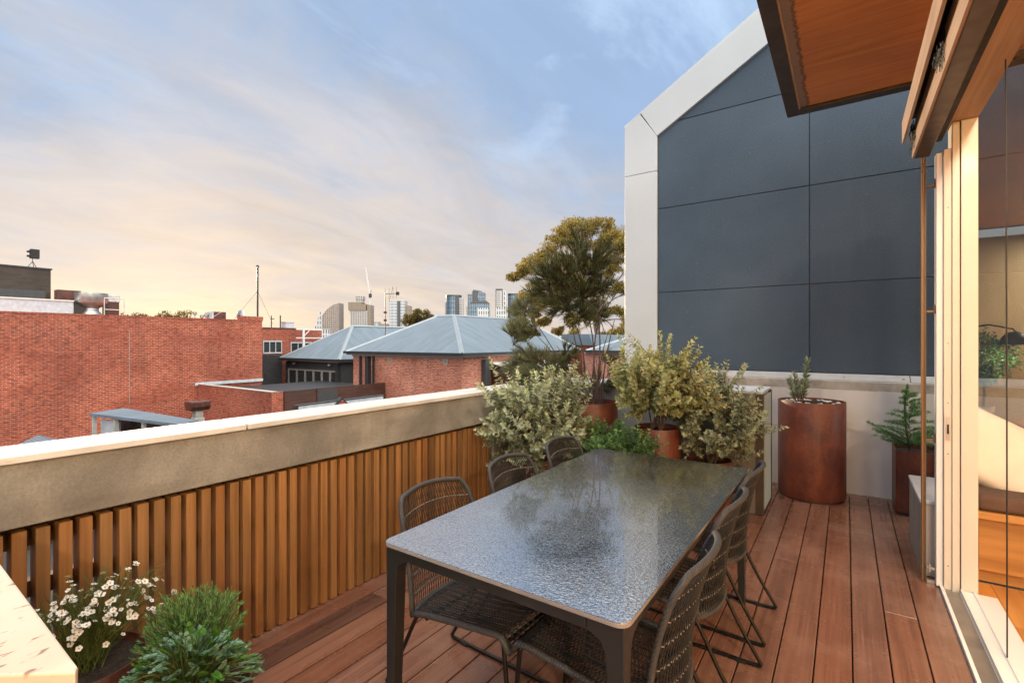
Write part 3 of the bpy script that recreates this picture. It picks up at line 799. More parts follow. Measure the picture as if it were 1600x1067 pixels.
def bush(label,base,c,rad,n,mat,L=(.028,.056),W=.56,seed=1,start=.45,whorls=11,per=5,spikes=(),stem='bark',fill=1.0):
    r=random.Random(seed); base=Vector(base); c=Vector(c)
    t=plant_thing('shrub',label,'shrub',tuple(base)); lv=Leaves(); ly=Leaves(); st=MB()
    tips=[]; rad=tuple(q*BUSH for q in rad)
    for i in range(int(n*1.45)):
        v=rvec(r); v.normalize(); q=r.uniform(.35,1)**.6
        if v.z<-.8: v.z*=-.6
        lump=.82+.33*math.sin(5*v.x+seed)*math.cos(4*v.y+2*v.z+seed)
        lump*=(1.0+(r.uniform(.1,.35) if (r.random()<.22 and v.z>-.4) else 0)); tips.append(c+Vector((v.x*rad[0],v.y*rad[1],v.z*rad[2]))*q*lump*1.06)
    tips+= [Vector(s) for s in spikes for _ in range(1)]
    hubs=[base+Vector((r.uniform(-.05,.05),r.uniform(-.05,.05),0)) for _ in range(9)]
    mids=[]
    for k in range(14):
        v=rvec(r); mids.append(c+Vector((v.x*rad[0]*.5,v.y*rad[1]*.5,v.z*rad[2]*.35-.15*rad[2])))
    for mpt in mids:
        p=shoot_pts(r.choice(hubs),mpt,r,.1); st.tube([q-base for q in p],[.0065-.0006*i for i in range(7)],5)
    for tip in tips:
        mp=min(mids,key=lambda q:(q-tip).length*(r.uniform(.7,1.3)))
        if (mp-tip).length>.30 and tip.z<c.z: mp=mp.lerp(tip,.4)
        p=shoot_pts(mp,tip,r,.12,7,.25); st.tube([q-base for q in p],.0016,3,cap=False)
        d0=(p[-1]-p[-3]).normalized(); d0=(d0+Vector((0,0,.7))).normalized()
        ln=max(.10,min((tip-mp).length*(1-start),.2))
        for w in range(whorls):
            f=w/(whorls-1); q=tip-d0*ln*(1-f) 
            q=q.lerp(p[max(0,int(3+f*4))],.25*(1-f))
            for j in range(per):
                a=rvec(r); a=(a-d0*a.dot(d0)); 
                if a.length<.05: continue
                a.normalize(); dd=(a*(1.15-.35*f)+d0*(.2+.6*f))
                l=r.uniform(*L)*(1.05-.35*f)
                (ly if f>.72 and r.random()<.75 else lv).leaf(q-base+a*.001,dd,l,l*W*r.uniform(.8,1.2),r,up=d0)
    st.build('stems',M[stem],t); lv.build('foliage',M[mat],t); ly.build('pale_tips',M[mat.replace('leaf','tip')],t)  # whorls nearest each tip mostly take a paler leaf colour
    return t
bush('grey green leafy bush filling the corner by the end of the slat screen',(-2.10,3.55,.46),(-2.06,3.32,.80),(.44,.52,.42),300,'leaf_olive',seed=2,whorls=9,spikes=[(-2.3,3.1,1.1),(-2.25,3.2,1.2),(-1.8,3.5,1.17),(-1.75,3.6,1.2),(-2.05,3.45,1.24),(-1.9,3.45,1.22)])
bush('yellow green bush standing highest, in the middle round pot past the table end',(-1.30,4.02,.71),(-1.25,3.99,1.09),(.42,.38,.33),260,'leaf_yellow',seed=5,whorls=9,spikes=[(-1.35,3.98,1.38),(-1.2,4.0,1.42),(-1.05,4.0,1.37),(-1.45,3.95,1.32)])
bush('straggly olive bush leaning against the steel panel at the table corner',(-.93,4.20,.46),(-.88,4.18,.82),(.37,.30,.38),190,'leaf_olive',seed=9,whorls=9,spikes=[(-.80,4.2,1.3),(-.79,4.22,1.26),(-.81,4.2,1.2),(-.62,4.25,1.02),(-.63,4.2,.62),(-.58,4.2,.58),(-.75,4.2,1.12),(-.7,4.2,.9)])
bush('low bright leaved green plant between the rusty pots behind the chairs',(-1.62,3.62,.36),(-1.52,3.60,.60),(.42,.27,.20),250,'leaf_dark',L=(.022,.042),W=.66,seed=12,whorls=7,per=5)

# silvery plant in the tall pot
r=random.Random(4); t=plant_thing('silver_plant','young silvery green plant with narrow leaves in the tall round planter','plant',(-.36,5.36,.88)); lv=Leaves(); st=MB()
for (dx,dy,h,n) in ((.06,.0,.40,26),(-.05,.02,.26,18),(-.10,-.03,.22,14),(.02,-.04,.2,12)):
    p=[Vector((dx*.3+dx*.7*k/6,dy*k/6,h*k/6)) for k in range(7)]; st.tube(p,.005,5)
    for k in range(n*5):
        f=r.uniform(.15,1); q=Vector((dx*.3+dx*.7*f,dy*f,h*f)); an=r.uniform(0,6.28); 
        d=Vector((math.cos(an),math.sin(an),.5+1.3*f*r.uniform(.5,1))); l=r.uniform(.05,.085)*(1.05-.35*f)
        lv.leaf(q,d,l*1.15,l*.30,r,.15,up=Vector((0,0,1)))
st.build('stems',M['bark'],t); lv.build('foliage',M['silver'],t)

# small conifer in the square planter
t=plant_thing('young_conifer','small dark conifer with a long side branch in the square rusty planter','conifer',(.46,5.42,.48)); lv=Leaves(); st=MB(); r=random.Random(14)
def conifer_branch(a,b,n,thick):
    p=shoot_pts(Vector(a),Vector(b),r,.06,8,.12); st.tube(p,[thick*(1-.09*i) for i in range(9)],5)
    for i in range(n):
        f=r.uniform(.12,1); k=min(int(f*8),7); q=p[k].lerp(p[k+1],f*8-k); d0=(p[k+1]-p[k]).normalized()
        a_=rvec(r); d=(a_*1.0+d0*.8+Vector((0,0,.25)))
        lv.leaf(q+rvec(r)*.012,d,r.uniform(.016,.032),.004,r,.1)
conifer_branch((0,0,0),(-.02,0,.60),700,.009)
for k in range(46):
    z=.05+.5*(k/46)**1.2; an=r.uniform(0,6.28); l=.28*(1-k/50)*r.uniform(.5,1.1)+.03
    conifer_branch((-.02*z/.6,0,z),(math.cos(an)*l-.01,math.sin(an)*l*.8,z+l*.25),int(90+250*l),.003)
for e in ((-.30,-.1,.27),(-.26,-.06,.21),(-.22,-.12,.25)): conifer_branch((0,0,.1),e,260,.004)
for e in ((-.24,-.1,.2),(-.16,-.08,.12),(.2,-.05,.3),(.17,-.1,.22),(.13,-.1,.12)): conifer_branch((0,0,.08),e,230,.004)
st.build('stems',M['bark'],t); lv.build('foliage',M['sage'],t)

# casuarina in the corner pot
def casuarina():
    r=random.Random(21); B=Vector((-1.98,4.20,.86))
    t=plant_thing('casuarina_tree','wispy dark casuarina with many thin stems growing from the corner planter','tree',tuple(B)); st=MB(); lv=Leaves(); lp=Leaves()
    def P(px,py,d):
        x,y,_=at(px,d=d); return Vector((x,y,hz(py,d)))-B
    hubs=[]
    stems=[]
    for (px,py,d,dx) in ((930,455,4.75,.02),(905,450,4.65,-.04),(945,470,4.8,.05),(885,470,4.6,-.08),(920,440,4.9,.0),(960,500,4.7,.08),(893,505,4.5,-.03),(950,520,4.95,.06)):
        b=Vector((dx,r.uniform(-.05,.06),-.03)); p=shoot_pts(b,P(px,py,d),r,.11,10,.0); st.tube(p,[.010-.0007*i for i in range(11)],6); stems.append(p)
    # arching left limb
    for tipxy in ((812,470,4.6),(800,545,4.5),(830,600,4.4),(870,540,4.55),(835,520,4.7)):
        b=Vector((r.uniform(-.05,0),r.uniform(-.04,.04),-.03)); mid=P(895,600,4.55); e=P(*tipxy); p=bez([b,mid.lerp(b,.35),mid,mid.lerp(e,.5)+Vector((0,0,.04)),e],5); st.tube(p,[.009*(1-i/len(p))+.0015 for i in range(len(p))],5); stems.append(p)
    # extra fine bare twigs low down
    for k in range(16):
        b=Vector((r.uniform(-.08,.1),r.uniform(-.06,.08),-.03)); e=P(r.uniform(880,965),r.uniform(520,590),r.uniform(4.5,4.9)); st.tube(shoot_pts(b,e,r,.1,6,0),[.004-.0005*i for i in range(7)],4)
    clumps=[(872,425,22,1),(900,405,22,1),(925,420,22,1),(850,455,22,1),(890,450,25,1.2),(915,465,22,1.1),(940,450,20,.9),(872,480,20,1),(905,490,18,.8),(930,490,16,.6),(945,400,18,.6),(900,380,16,.5),(855,420,16,.6),
      (815,490,17,1),(808,520,15,.8),(825,515,16,.7),(815,560,20,1.2),(840,570,20,1.1),(828,590,18,1.2),(855,590,18,1),(870,570,15,.6),(850,605,16,.9),(805,575,14,.6),(885,590,14,.4),(890,555,14,.35),(955,560,12,.25),(960,590,12,.3),(940,600,14,.35)]
    for (px,py,rp,dens) in clumps:
        d=r.uniform(4.45,4.85); c=P(px,py,d); rad=rp*d/757*1.25; low=px<880 and py>480
        near=min(stems,key=lambda s:min((q-c).length for q in s)); a=min(near,key=lambda q:(q-c).length+ (.15 if q.z>c.z else 0))
        tw=[]
        for k in range(int((44 if low else 34)*dens)):
            v=rvec(r); e=c+Vector((v.x*rad,v.y*rad*1.2,v.z*rad)); s0=c.lerp(a,r.uniform(.2,.9))
            p=shoot_pts(s0,e,r,.12,5,.1); st.tube(p,.0013,3,cap=False); tw.append(p)
        for p in tw:
            for k in range(36):
                f=r.uniform(.3,1)**.7*5; i=min(int(f),4); q=p[i].lerp(p[i+1],f-i)
                d=(p[i+1]-p[i]).normalized()*.8+rvec(r)*.55+Vector((-.12 if low else 0,0,.5))
                (lp if low else lv).needle(q,d,r.uniform(.06,.13),r.uniform(.0045,.0075),r)
    st.build('stems',M['redstem'],t); lv.build('upper_foliage',M['needle'],t); lp.build('lower_foliage',M['needle_pale'],t)
casuarina()

# flowering plant (white flowers)
def flower_plant():
    r=random.Random(31); B=Vector((-2.095,.525,.36)); t=plant_thing('flowering_plant','fine leaved bush covered in small white flowers in the pot by the counter','flowering plant',tuple(B)); st=MB(); lv=Leaves()
    heads=[]
    for k in range(120):
        v=rvec(r); tip=Vector((-.05+v.x*.21,.05+v.y*.24,.16+abs(v.z)*.16*r.uniform(.3,1)+ (0 if k%3 else .02)))
        b=Vector((r.uniform(-.04,.04),r.uniform(-.04,.04),0)); p=shoot_pts(b,tip,r,.1,7,.2); st.tube(p,.0012,3,cap=False); heads.append((p[-1],p[-1]-p[-2]))
        for j in range(42):
            f=r.uniform(.2,1.0)*7; i=min(int(f),6); q=p[i].lerp(p[i+1],f-i); d=(p[i+1]-p[i]).normalized()*.9+rvec(r)*.8+Vector((0,0,.4))
            lv.needle(q,d,r.uniform(.02,.045),.0019,r)
    st.build('stems',M['fine'],t); lv.build('foliage',M['fine'],t)
    fm=Leaves(); 
    for k in range(5):
        an=k*2*math.pi/5; d=Vector((math.cos(an),math.sin(an),.22)); sd=Vector((-math.sin(an),math.cos(an),0)); L=.0108; W=.0092
        fm.add([d*.0015,d*L*.45+sd*W*.5,d*L*.85+sd*W*.42,d*L,d*L*.85-sd*W*.42,d*L*.45-sd*W*.5],[(0,1,2,3,4,5)])
    fm.lathe([(.0003,.0035),(.0022,.003),(.0026,.0012),(.0003,.0005)],0,0,8,mi=1)
    f0=fm.build('flower',[M['petal'],M['yolk']],t)
    heads.sort(key=lambda h:-h[0].z*.6+r.uniform(-.08,.08)-.25*h[0].x); sel=heads[:48]; first=True; cnt=0
    for (p,d) in sel:
        for j in range(2):
            o=f0 if first else f0.copy()
            if not first: COL.objects.link(o)
            o.parent=t; first=False; dd=(d.normalized()+rvec(r)*.5+Vector((.45,.1,.5))).normalized()
            o.location=p+(rvec(r)*.022 if j else Vector((0,0,.004))); o.rotation_euler=dd.to_track_quat('Z','Y').to_euler(); s=r.uniform(.85,1.15); o.scale=(s,s,s); cnt+=1
    # smaller flowers deeper in the bush, too many to single out
    src=[(Vector(v.co)) for v in f0.data.vertices]; fs=[(list(p.vertices),p.material_index) for p in f0.data.polygons]; mm=MB()
    for (p,d) in heads[30:100]:
        dd=(d.normalized()+rvec(r)*.7+Vector((.5,-.2,.3))).normalized(); q=dd.to_track_quat('Z','Y').to_matrix(); pos=p+rvec(r)*.035-Vector((0,0,r.uniform(0,.05))); s=r.uniform(.6,.95)
        b=len(mm.v); mm.v+=[tuple(pos+q@(v*s)) for v in src]
        for f,mi in fs: mm.f.append([b+i for i in f]); mm.m.append(mi)
    o=mm.build('small_flowers',[M['petal'],M['yolk']],t); o['kind']='stuff'
flower_plant()

# rounded needle shrub and lobed herb sharing a pot
r=random.Random(41); B=Vector((-1.80,.74,.32)); t=plant_thing('needle_shrub','round bright green needle leaved shrub against the slats behind the lobed herb','shrub',tuple(B)); lv=Leaves(); st=MB()
for k in range(230):
    v=rvec(r); v.normalize(); v.z=abs(v.z)*1.05-.2; lump=.9+.12*math.sin(7*v.x+2)*math.cos(6*v.y); tip=Vector((-.09,.03,.14))+Vector((v.x*.175,v.y*.18,v.z*.17))*lump*r.uniform(.85,1.04)
    p=shoot_pts(Vector((-.05,.02,0)),tip,r,.06,6,.15); st.tube(p,.0014,3,cap=False)
    d0=(p[-1]-p[-2]).normalized()
    for j in range(38):
        f=r.uniform(.45,1); i=min(int(f*6),5); q=p[i].lerp(p[i+1],f*6-i); lv.leaf(q,d0*.9+rvec(r)*.75+Vector((0,0,.35)),r.uniform(.012,.026),.0032,r,.1)
st.build('stems',M['bark'],t); lv.build('foliage',M['sage'],t)
t=plant_thing('lobed_herb','blue green herb with lobed leaves spilling out in front of the needle shrub','herb',(-1.68,.67,.32)); lv=Leaves(); lb=Leaves(); st=MB()
for k in range(340):
    an=r.uniform(0,6.283); rr=math.sqrt(r.uniform(.02,1)); tip=Vector((math.cos(an)*rr*.24,math.sin(an)*rr*.20,.09+.15*(1-rr**2)*r.uniform(.6,1.1)-.02*rr))
    p=shoot_pts(Vector((0,0,0)),tip,r,.08,6,.45); st.tube(p,.0012,3,cap=False)
    out=(p[-1]-p[-2]).normalized(); out=(out*.6+Vector((.25,-.25,.35))+rvec(r)*.5).normalized(); side=out.cross(Vector((0,0,1))).normalized(); up=side.cross(out)
    L=lb if r.random()<.4 else lv; s=r.uniform(.5,.9)
    for j,(f,w) in enumerate(((0,1),(.25,1),(.5,.85),(.75,.7),(1,.9))):
        q=p[-1]-out*.052*(1-f)*s
        for sg in ((-1,1) if f<1 else (0,)):
            ax=(out*.7+side*sg*.9) if sg else out
            for b in (-.55,0,.55):
                dd=(ax.normalized()*math.cos(b)+up.cross(ax).normalized()*math.sin(b)+up*.12); l=.0225*w*s*(1 if b==0 else .8)
                L.leaf(q,dd,l*.9,l*.8,r,.05,up=up)
st.build('stems',M['fine'],t); lv.build('foliage',M['bluegreen'],t); lb.build('young_foliage',M['bright'],t)

# indoor plant reflected in the window
r=random.Random(51); t=plant_thing('indoor_plant','leafy indoor tree reflected in the end window','plant',(2.0,-2.6,.012)); lv=Leaves(); st=MB(); st.tube([(0,0,0),(.03,0,.5),(0,.02,1.1)],.02,6)
m=MB(); m.lathe([(.14,0),(.17,.3),(.15,.3),(.15,.27)],0,0,24); m.build('pot',M['white'],t)
for k in range(110):
    v=rvec(r); e=Vector((v.x*.5,v.y*.35,1.15+v.z*.5)); p=shoot_pts(Vector((0,0,.7)),e,r,.1,5,.2); st.tube(p,.004,3)
    for j in range(14):
        q=e+rvec(r)*.1; lv.leaf(q,rvec(r)+Vector((0,0,-.3)),.08,.03,r)
st.build('trunk',M['bark'],t); lv.build('foliage',M['leaf_dark'],t)

# background trees
def far_tree(label,base,trunk_top,clumps,seed,mat='gum',leafL=.2,leafW=.09,per=60,limb=.16,name='gum_tree'):
    r=random.Random(seed); B=Vector(base); t=plant_thing(name,label,'tree',base); st=MB(); lv=Leaves()
    T=Vector(trunk_top); k=[Vector((0,0,0)),T*.5+Vector((.2,0,0)),T]; st.tube(bez(k,4),[limb*1.7-limb*.08*i for i in range(9)],8)
    forks=[T+rvec(r)*.5+Vector((0,0,1.0)) for _ in range(5)]
    for f in forks: st.tube(shoot_pts(T*.9,f,r,.08,5,.1),[limb*.8-.05*limb*i for i in range(6)],6)
    for (c,rad,dn) in clumps:
        c=Vector(c); f=min(forks,key=lambda q:(q-c).length*r.uniform(.8,1.2)); p=shoot_pts(f,c,r,.1,6,.12); st.tube(p,[limb*.5*(1-.13*i) for i in range(7)],5)
        for s in range(int(22*dn)):
            v=rvec(r); e=c+Vector((v.x*rad,v.y*rad,v.z*rad*.75)); st.tube(shoot_pts(p[3].lerp(p[6],r.random()),e,r,.12,4,.1),limb*.07,3,cap=False)
            for j in range(per):
                g=rvec(r); q=e+Vector((g.x,g.y,g.z*.6))*rad*.5
                lv.leaf(q,rvec(r)+Vector((0,0,-.75)),leafL*r.uniform(.7,1.3),leafW*r.uniform(.7,1.2),r)
    st.build('trunk',M['palebark'],t); lv.build('crown',M[mat],t); return t
gx,gy,gd=at(925,d=45)
r=random.Random(61)
def PG(px,py,rp,dn=1):
    d=45+r.uniform(-3.5,3.5); x,y,_=at(px,d=d); return ((x-gx,y-gy,hz(py,d)+4.7),rp*d/757,dn)
gum=[PG(*a) for a in ((915,350,20),(940,352,17),(890,358,20),(962,368,18),(870,380,18),(905,378,20),(940,382,20),(968,395,16,.7),(850,402,18),(832,412,18),(815,420,13),(803,430,9,.8),(868,410,18),(895,408,18),(925,412,18,.8),(955,420,16,.7),(880,435,20),(905,440,16,.8),(838,445,14,.7),(825,462,15),(842,470,17),(860,462,15),(812,478,9,.8),(835,488,11),(850,500,9,.7),(880,470,14,.8),(935,450,16,.6),(968,450,13,.7),(940,480,15,.7),(965,485,12,.7),(915,490,13,.7),(895,500,12,.7),(965,520,13,.9),(990,500,16,.8),(1000,450,18),(1000,400,18),(985,360,16),(870,515,10,.6),(945,525,12,.7),(900,520,10,.6))]
for k in range(12):
    a=r.uniform(0,6.283); q=math.sqrt(r.uniform(.05,1)); gum.append(PG(905+q*88*math.cos(a),425+q*78*math.sin(a),r.uniform(10,17),.75))
far_tree('tall spreading gum tree with golden sunlit leaves behind the rooftops',(gx,gy,-4.7),(.5,.2,7.2),gum,62,per=52,leafL=.30,leafW=.10)
def small_far(label,px,py,d,w,hh,seed,mat='fargreen'):
    x,y,_=at(px,d=d); r=random.Random(seed); cl=[]
    for k in range(9):
        v=rvec(r); cl.append(((v.x*w,v.y*w,hz(py,d)+4.7-hh*.45+v.z*hh*.45),w*.45,.7))
    far_tree(label,(x,y,-4.7),(0,0,hz(py,d)+4.7-hh*1.2),cl,seed,mat,.3,.14,30,.12,'street_tree')
small_far('leafy treetop showing above the long brick wall near the cooler',268,489,62,2.6,2.2,71)
small_far('low treetop far behind the brick wall beside the rooftop rail',215,497,70,2.4,1.8,72)
small_far('golden treetop rising behind the ridge of the corrugated hip roof',657,486,55,1.7,2.4,73)
small_far('faint treetop between the two houses at the pink wall',950,527,60,3.2,2.5,74)

# ================================================================ neighbouring buildings
t = thing('brick_building','long two storey red brick building with a plain flat topped wall facing the deck','building',(-37,0,-4.7))
m=MB(); m.box(-46,-29,-25,15.5,-4.7,2.66); off(m.build('wall',M['brick'],t))
m=MB(); m.box(-29.02,-28.6+-.385,-25,15.52,2.661,2.735); m.box(-29.35,-29.021,-25,15.5,2.661,2.73); off(m.build('parapet_course',M['brick'],t))
m=MB(); m.box(-30.0,-28.97,14.55,15.55,2.736,2.95); off(m.build('corner_pier',M['brick'],t))
for yy,z0 in ((8.92,-1.6),(14.75,.6)):
    m=MB(); m.box(-29.0,-28.985,yy,yy+.014,z0,2.0); off(m.build('expansion_joint',M['ledge'],t))
m=MB(); m.box(-28.99,-28.9,11.82,15.5,-.92,-.76); off(m.build('flashing',M['offwhite'],t))

t = thing('roof_parapet','white metal clad rooftop upstand below the dark plant room','upstand',(-31,2,2.7))
m=MB(); m.box(-31.3,-31.0,-20,7.3,2.5,3.40); off(m.build('cladding',M['offwhite'],t)); m=MB(); m.box(-31.35,-30.95,-20,7.32,3.401,3.46); off(m.build('capping',M['white'],t))
m=MB(); m.box(-31.8,-31.1,7.35,8.3,2.6,3.35); off(m.build('return_panel',M['darksteel'],t))
t = thing('rooftop_plant_room','dark brown rooftop plant room behind the brick parapet, under the sensor','plant room',(-36,0,2.7))
m=MB(); m.box(-40,-33,-20,6.9,2.5,5.06); off(m.build('wall',M['boxbrown'],t)); m=MB(); m.box(-40.1,-32.95,-20,6.95,5.061,5.13); off(m.build('roof',M['gutter'],t))
m=MB(); m.box(-32.9,-32.5,-20,6.6,3.0,3.95); off(m.build('low_screen',M['charcoal'],t)); m=MB(); m.box(-32.48,-32.4,2.9,3.1,3.2,4.0); off(m.build('post',M['stone'],t))
m=MB(); m.box(-32.9,-32.3,7.0,7.9,3.3,4.05); off(m.build('duct_box',M['rustdark'],t))
t = thing('weather_sensor','small dark box sensor on a tripod on the plant room roof','sensor',(-33.6,6.35,5.13))
m=MB()
for a in (0,2.1,4.2): m.tube([(0,0,.35),(.22*math.cos(a),.22*math.sin(a),0)],.014,5)
m.tube([(0,0,.3),(0,0,.7)],.015,5); m.build('tripod',M['darksteel'],t); m=MB(); m.box(-.16,.16,-.09,.23,.5,.95); m.box(-.1,.1,-.2,-.09,.56,.64); m.box(-.1,.1,-.2,-.09,.78,.86); m.build('housing',M['blob'],t)
vx,vy,vd=at(143,x=-31.2)
t = thing('roof_vent','wide steel bowl shaped exhaust vent on the brick building roof','vent',(vx,vy,2.5))
m=MB(); m.lathe([(.30,.0),(.42,.05),(.40,.35),(.28,.52),(.26,.62)],0,0,24); m.build('cowl_base',M['steel'],t,smooth=True)
m=MB(); m.lathe([(.26,.62),(.35,.68),(.62,.86),(.66,.92),(.66,1.38),(.62,1.38),(.6,.95),(.2,.7)],0,0,32); m.build('bowl',M['steel'],t,smooth=True)
x,y,d=at(173,x=-31.6)
t = thing('roof_unit','boxy brown rooftop unit next to the bowl shaped vent','rooftop unit',(x,y,2.5))
m=MB(); m.box(-.28,.28,-.28,.28,0,1.0); m.build('casing',M['rustdark'],t,bevel=.01); m=MB(); m.box(-.3,.3,-.3,.3,1.001,1.36); m.build('hood',M['steel'],t,bevel=.02)
t = thing('roof_guardrail','thin steel guard rail beside the rooftop vent','guard rail',(-30.3,9,2.7))
m=MB(); y0=at(163,x=-30.3)[1]; y1=at(194,x=-30.3)[1]
for z in (3.05,3.62): m.tube([(-30.3,y0,z),(-30.3,y1,z)],.022,5)
off(m.build('rails',M['steel'],t))
for yy in (y0,y1): m=MB(); m.tube([(-30.3,yy,2.6),(-30.3,yy,3.62)],.024,5); off(m.build('post',M['steel'],t))
x,y,d=at(336,x=-31)
t = thing('evaporative_cooler','squat rooftop cooler box with a pale side near the satellite dish','cooler',(x,y,2.5))
m=MB(); m.box(-.45,.45,-.28,.42,0,.72); m.build('casing',M['rustdark'],t,bevel=.02); m=MB(); m.box(-.44,.46,-.36,-.283,.05,.7); m.build('side_panel',M['offwhite'],t)
x,y,d=at(312,x=-31)
t = thing('whirly_vents','small grey stub vents beside the rooftop cooler','vent',(x,y,2.5))
m=MB()
for k,(dy,h) in enumerate(((-.25,.66),(.12,.5),(.35,.58))): m.lathe([(.03,0),(.03,h-.18),(.1,h-.15),(.11,h),(.03,h+.03)],0,dy,10)
m.build('stubs',M['steel'],t,smooth=True)
x,y,d=at(376.5,x=-30.6)
t = thing('satellite_dish','round grey satellite dish on the brick building roof','satellite dish',(x,y,2.6))
m=MB(); vs=[];fs=[];n=24
for k in range(6):
    rr=.36*k/5
    for j in range(n): a=2*math.pi*j/n; vs.append((.10-.9*rr*rr,rr*math.cos(a),.44+rr*math.sin(a)))
for k in range(5):
    for j in range(n): fs.append((k*n+j,k*n+(j+1)%n,(k+1)*n+(j+1)%n,(k+1)*n+j))
m.add(vs,fs); o=m.build('dish',M['steel'],t,smooth='all'); o.rotation_euler=(0,0,R(-75)); md=o.modifiers.new('s','SOLIDIFY'); md.thickness=.015
m=MB(); m.tube([(0,0,0),(0,0,.4),(.08,-.2,.44)],.025,6); m.tube([(.02,-.06,.3),(.1,-.3,.42)],.012,5); m.build('mount',M['darksteel'],t)
x,y,d=at(402.5,x=-29.7)
t = thing('antenna_mast','tall thin dark mast with guy wires on the corner of the brick building','mast',(x,y,2.7))
m=MB(); m.tube([(0,0,0),(0,0,3.35)],.055,8); m.lathe([(.0,3.3),(.09,3.32),(.09,3.4),(.0,3.46)],0,0,10); m.build('pole',M['darksteel'],t)
m=MB()
for e in ((-.5,-2.6,0),(-1.2,-.9,0),(-1.5,1.8,-.1)): m.tube([(0,0,1.85),e],.010,4)
m.build('guy_wires',M['steel'],t)

# rear brick building with windows
t = thing('windowed_building','red brick building with two steel windows set back behind the long wall','building',(-38,20,-4.7))
m=MB(); m.box(-44,-34,15.6,22.9,-4.7,2.36); off(m.build('wall',M['brick'],t))
m=MB(); m.box(-34.3,-33.97,15.6,22.93,2.361,2.47); off(m.build('coping',M['rustdark'],t))
m=MB(); m.box(-33.995,-33.9,15.6,19.6,-4.7,.50); off(m.build('painted_base',M['darkwall'],t))
for (a,b,z0,z1) in ((18.22,19.6,.6,1.52),(20.3,22.0,.6,1.42)):
    m=MB(); m.box(-33.998,-33.93,a,b,z0,z0+.09); m.box(-33.998,-33.93,a,b,z1-.09,z1); 
    for k in range(4): yy=a+(b-a-.05)*k/3; m.box(-33.997,-33.94,yy,yy+.05,z0+.09,z1-.09)
    w=off(m.build('window',M['frame'] if k<0 else M['offwhite'],t))
    m=MB(); m.box(-33.996,-33.975,a+.02,b-.02,z0+.08,z1-.08); g=m.build('pane',M['window'],w); g.matrix_parent_inverse=(w.parent.matrix_basis @ w.matrix_parent_inverse).inverted()
for px,w in ((511,.4),(561,.3)): pass
x,y,d=at(424,x=-35.5)
t = thing('roof_stubs','pipe stubs and a small white vent box on the rear brick building','vent',(x+.0,y,2.4))
m=MB(); m.tube([(0,0,0),(0,0,1.0)],.04,6); m.tube([(-.1,0,.75),(.15,.15,.75)],.03,5); m.tube([(0,.7,0),(0,.7,1.05)],.05,6); m.build('pipes',M['darksteel'],t); m=MB(); m.box(-.3,.3,.95,1.65,.1,.5); m.box(-.34,.34,.92,1.68,.501,.58); m.build('vent_box',M['offwhite'],t)
t = thing('white_pergola','white steel pergola frame standing beside the rear brick building','frame',(-33,21,-1))
m=MB(); ya=at(463,x=-32.6)[1]; yb=at(503,x=-32.6)[1]; yp=at(473,x=-32.6)[1]
m.box(-32.65,-32.55,ya,yb,2.30,2.42); m.box(-32.65,-32.55,ya,yb,1.68,1.76); m.box(-32.655,-32.545,yp,yp+.13,-3,2.299); m.tube([(-32.6,yp+.1,1.85),(-32.6,yp+.55,2.3)],.035,5)
off(m.build('posts_and_beams',M['white'],t))

def hip(name,t,corners,ze,ridge,zr,over_gutter=True):
    """corners a(-x,-y) b(+x,-y) c(+x,+y) d(-x,+y); ridge list of 2-3 points near->far"""
    a,b,c,d=[Vector((*p,ze)) for p in corners]; Rg=[Vector((*p,zr)) for p in ridge]
    m=MB()
    R1,R2,R3=Rg if len(Rg)==3 else (Rg[0],Rg[0],Rg[1])
    m.add([a,b,R2,R1],[(0,1,2,3)] if R1!=R2 else [(0,1,2)],0); m.add([b,c,R3,R2],[(0,1,2,3)],1); m.add([d,R3,c],[(0,2,1)],0); m.add([a,R1,R2,R3,d],[(0,4,3,2,1)] if R1!=R2 else [(0,4,3,1)],1)
    o=off(m.build('roof',[M['roofx'],M['roofy']],t))
    m=MB(); up=Vector((0,0,.02))
    for p,q in ((a,R1),(b,R2),(c,R3),(R1,R2),(R2,R3)):
        if (p-q).length>.05:
            dd=(q-p).normalized(); s=dd.cross(Vector((0,0,1))).normalized()*.13; dn=Vector((0,0,-.055))
            m.add([p+s+dn+up,p+up*3,p-s+dn+up,q+s+dn+up,q+up*3,q-s+dn+up],[(0,1,4,3),(1,2,5,4)])
    off(m.build('ridge_capping',M['ridge'],t))
    m=MB(); g=.11
    m.box(a.x-g,b.x+g,a.y-g,a.y-.002,ze-.12,ze+.015); m.box(b.x+.002,b.x+g,b.y-.001,c.y,ze-.121,ze+.014); m.box(a.x-g,a.x-.002,a.y,d.y,ze-.121,ze+.014)
    off(m.build('gutter',M['gutter'],t))
    m=MB(); m.box(a.x+.02,b.x-.02,a.y+.02,d.y-.02,ze-.2,ze-.03); off(m.build('eave_lining',M['frame'],t))
    return o
t = thing('brick_house','red brick house under a blue grey corrugated hip roof beyond the parapet','house',(-20,24,-4.7))
hip('roof',t,[(-24.9,18.4),(-15.7,18.4),(-15.7,31.5),(-24.9,31.5)],.87,[(-21.7,23),(-20.3,23),(-20.3,31)],3.1)
m=MB(); m.box(-24.6,-16.0,18.72,31.2,-4.7,.66); off(m.build('wall',M['brick2'],t))
m=MB(); m.box(-24.65,-15.95,18.66,18.715,.58,.67); off(m.build('eave_trim',M['stone'],t))
for px,z,s in ((609,.40,.12),(696,.42,.14)):
    x,_,_=at(px,y=18.7); m=MB(); m.box(x-s,x+s,18.69,18.719,z-s,z+s); o=off(m.build('wall_vent',M['stone'],t)); m=MB(); m.box(x-s*.6,x+s*.6,18.68,18.6895,z-s*.6,z+s*.6); g=m.build('grille',M['frame'],o); g.matrix_parent_inverse=(o.parent.matrix_basis @ o.matrix_parent_inverse).inverted()
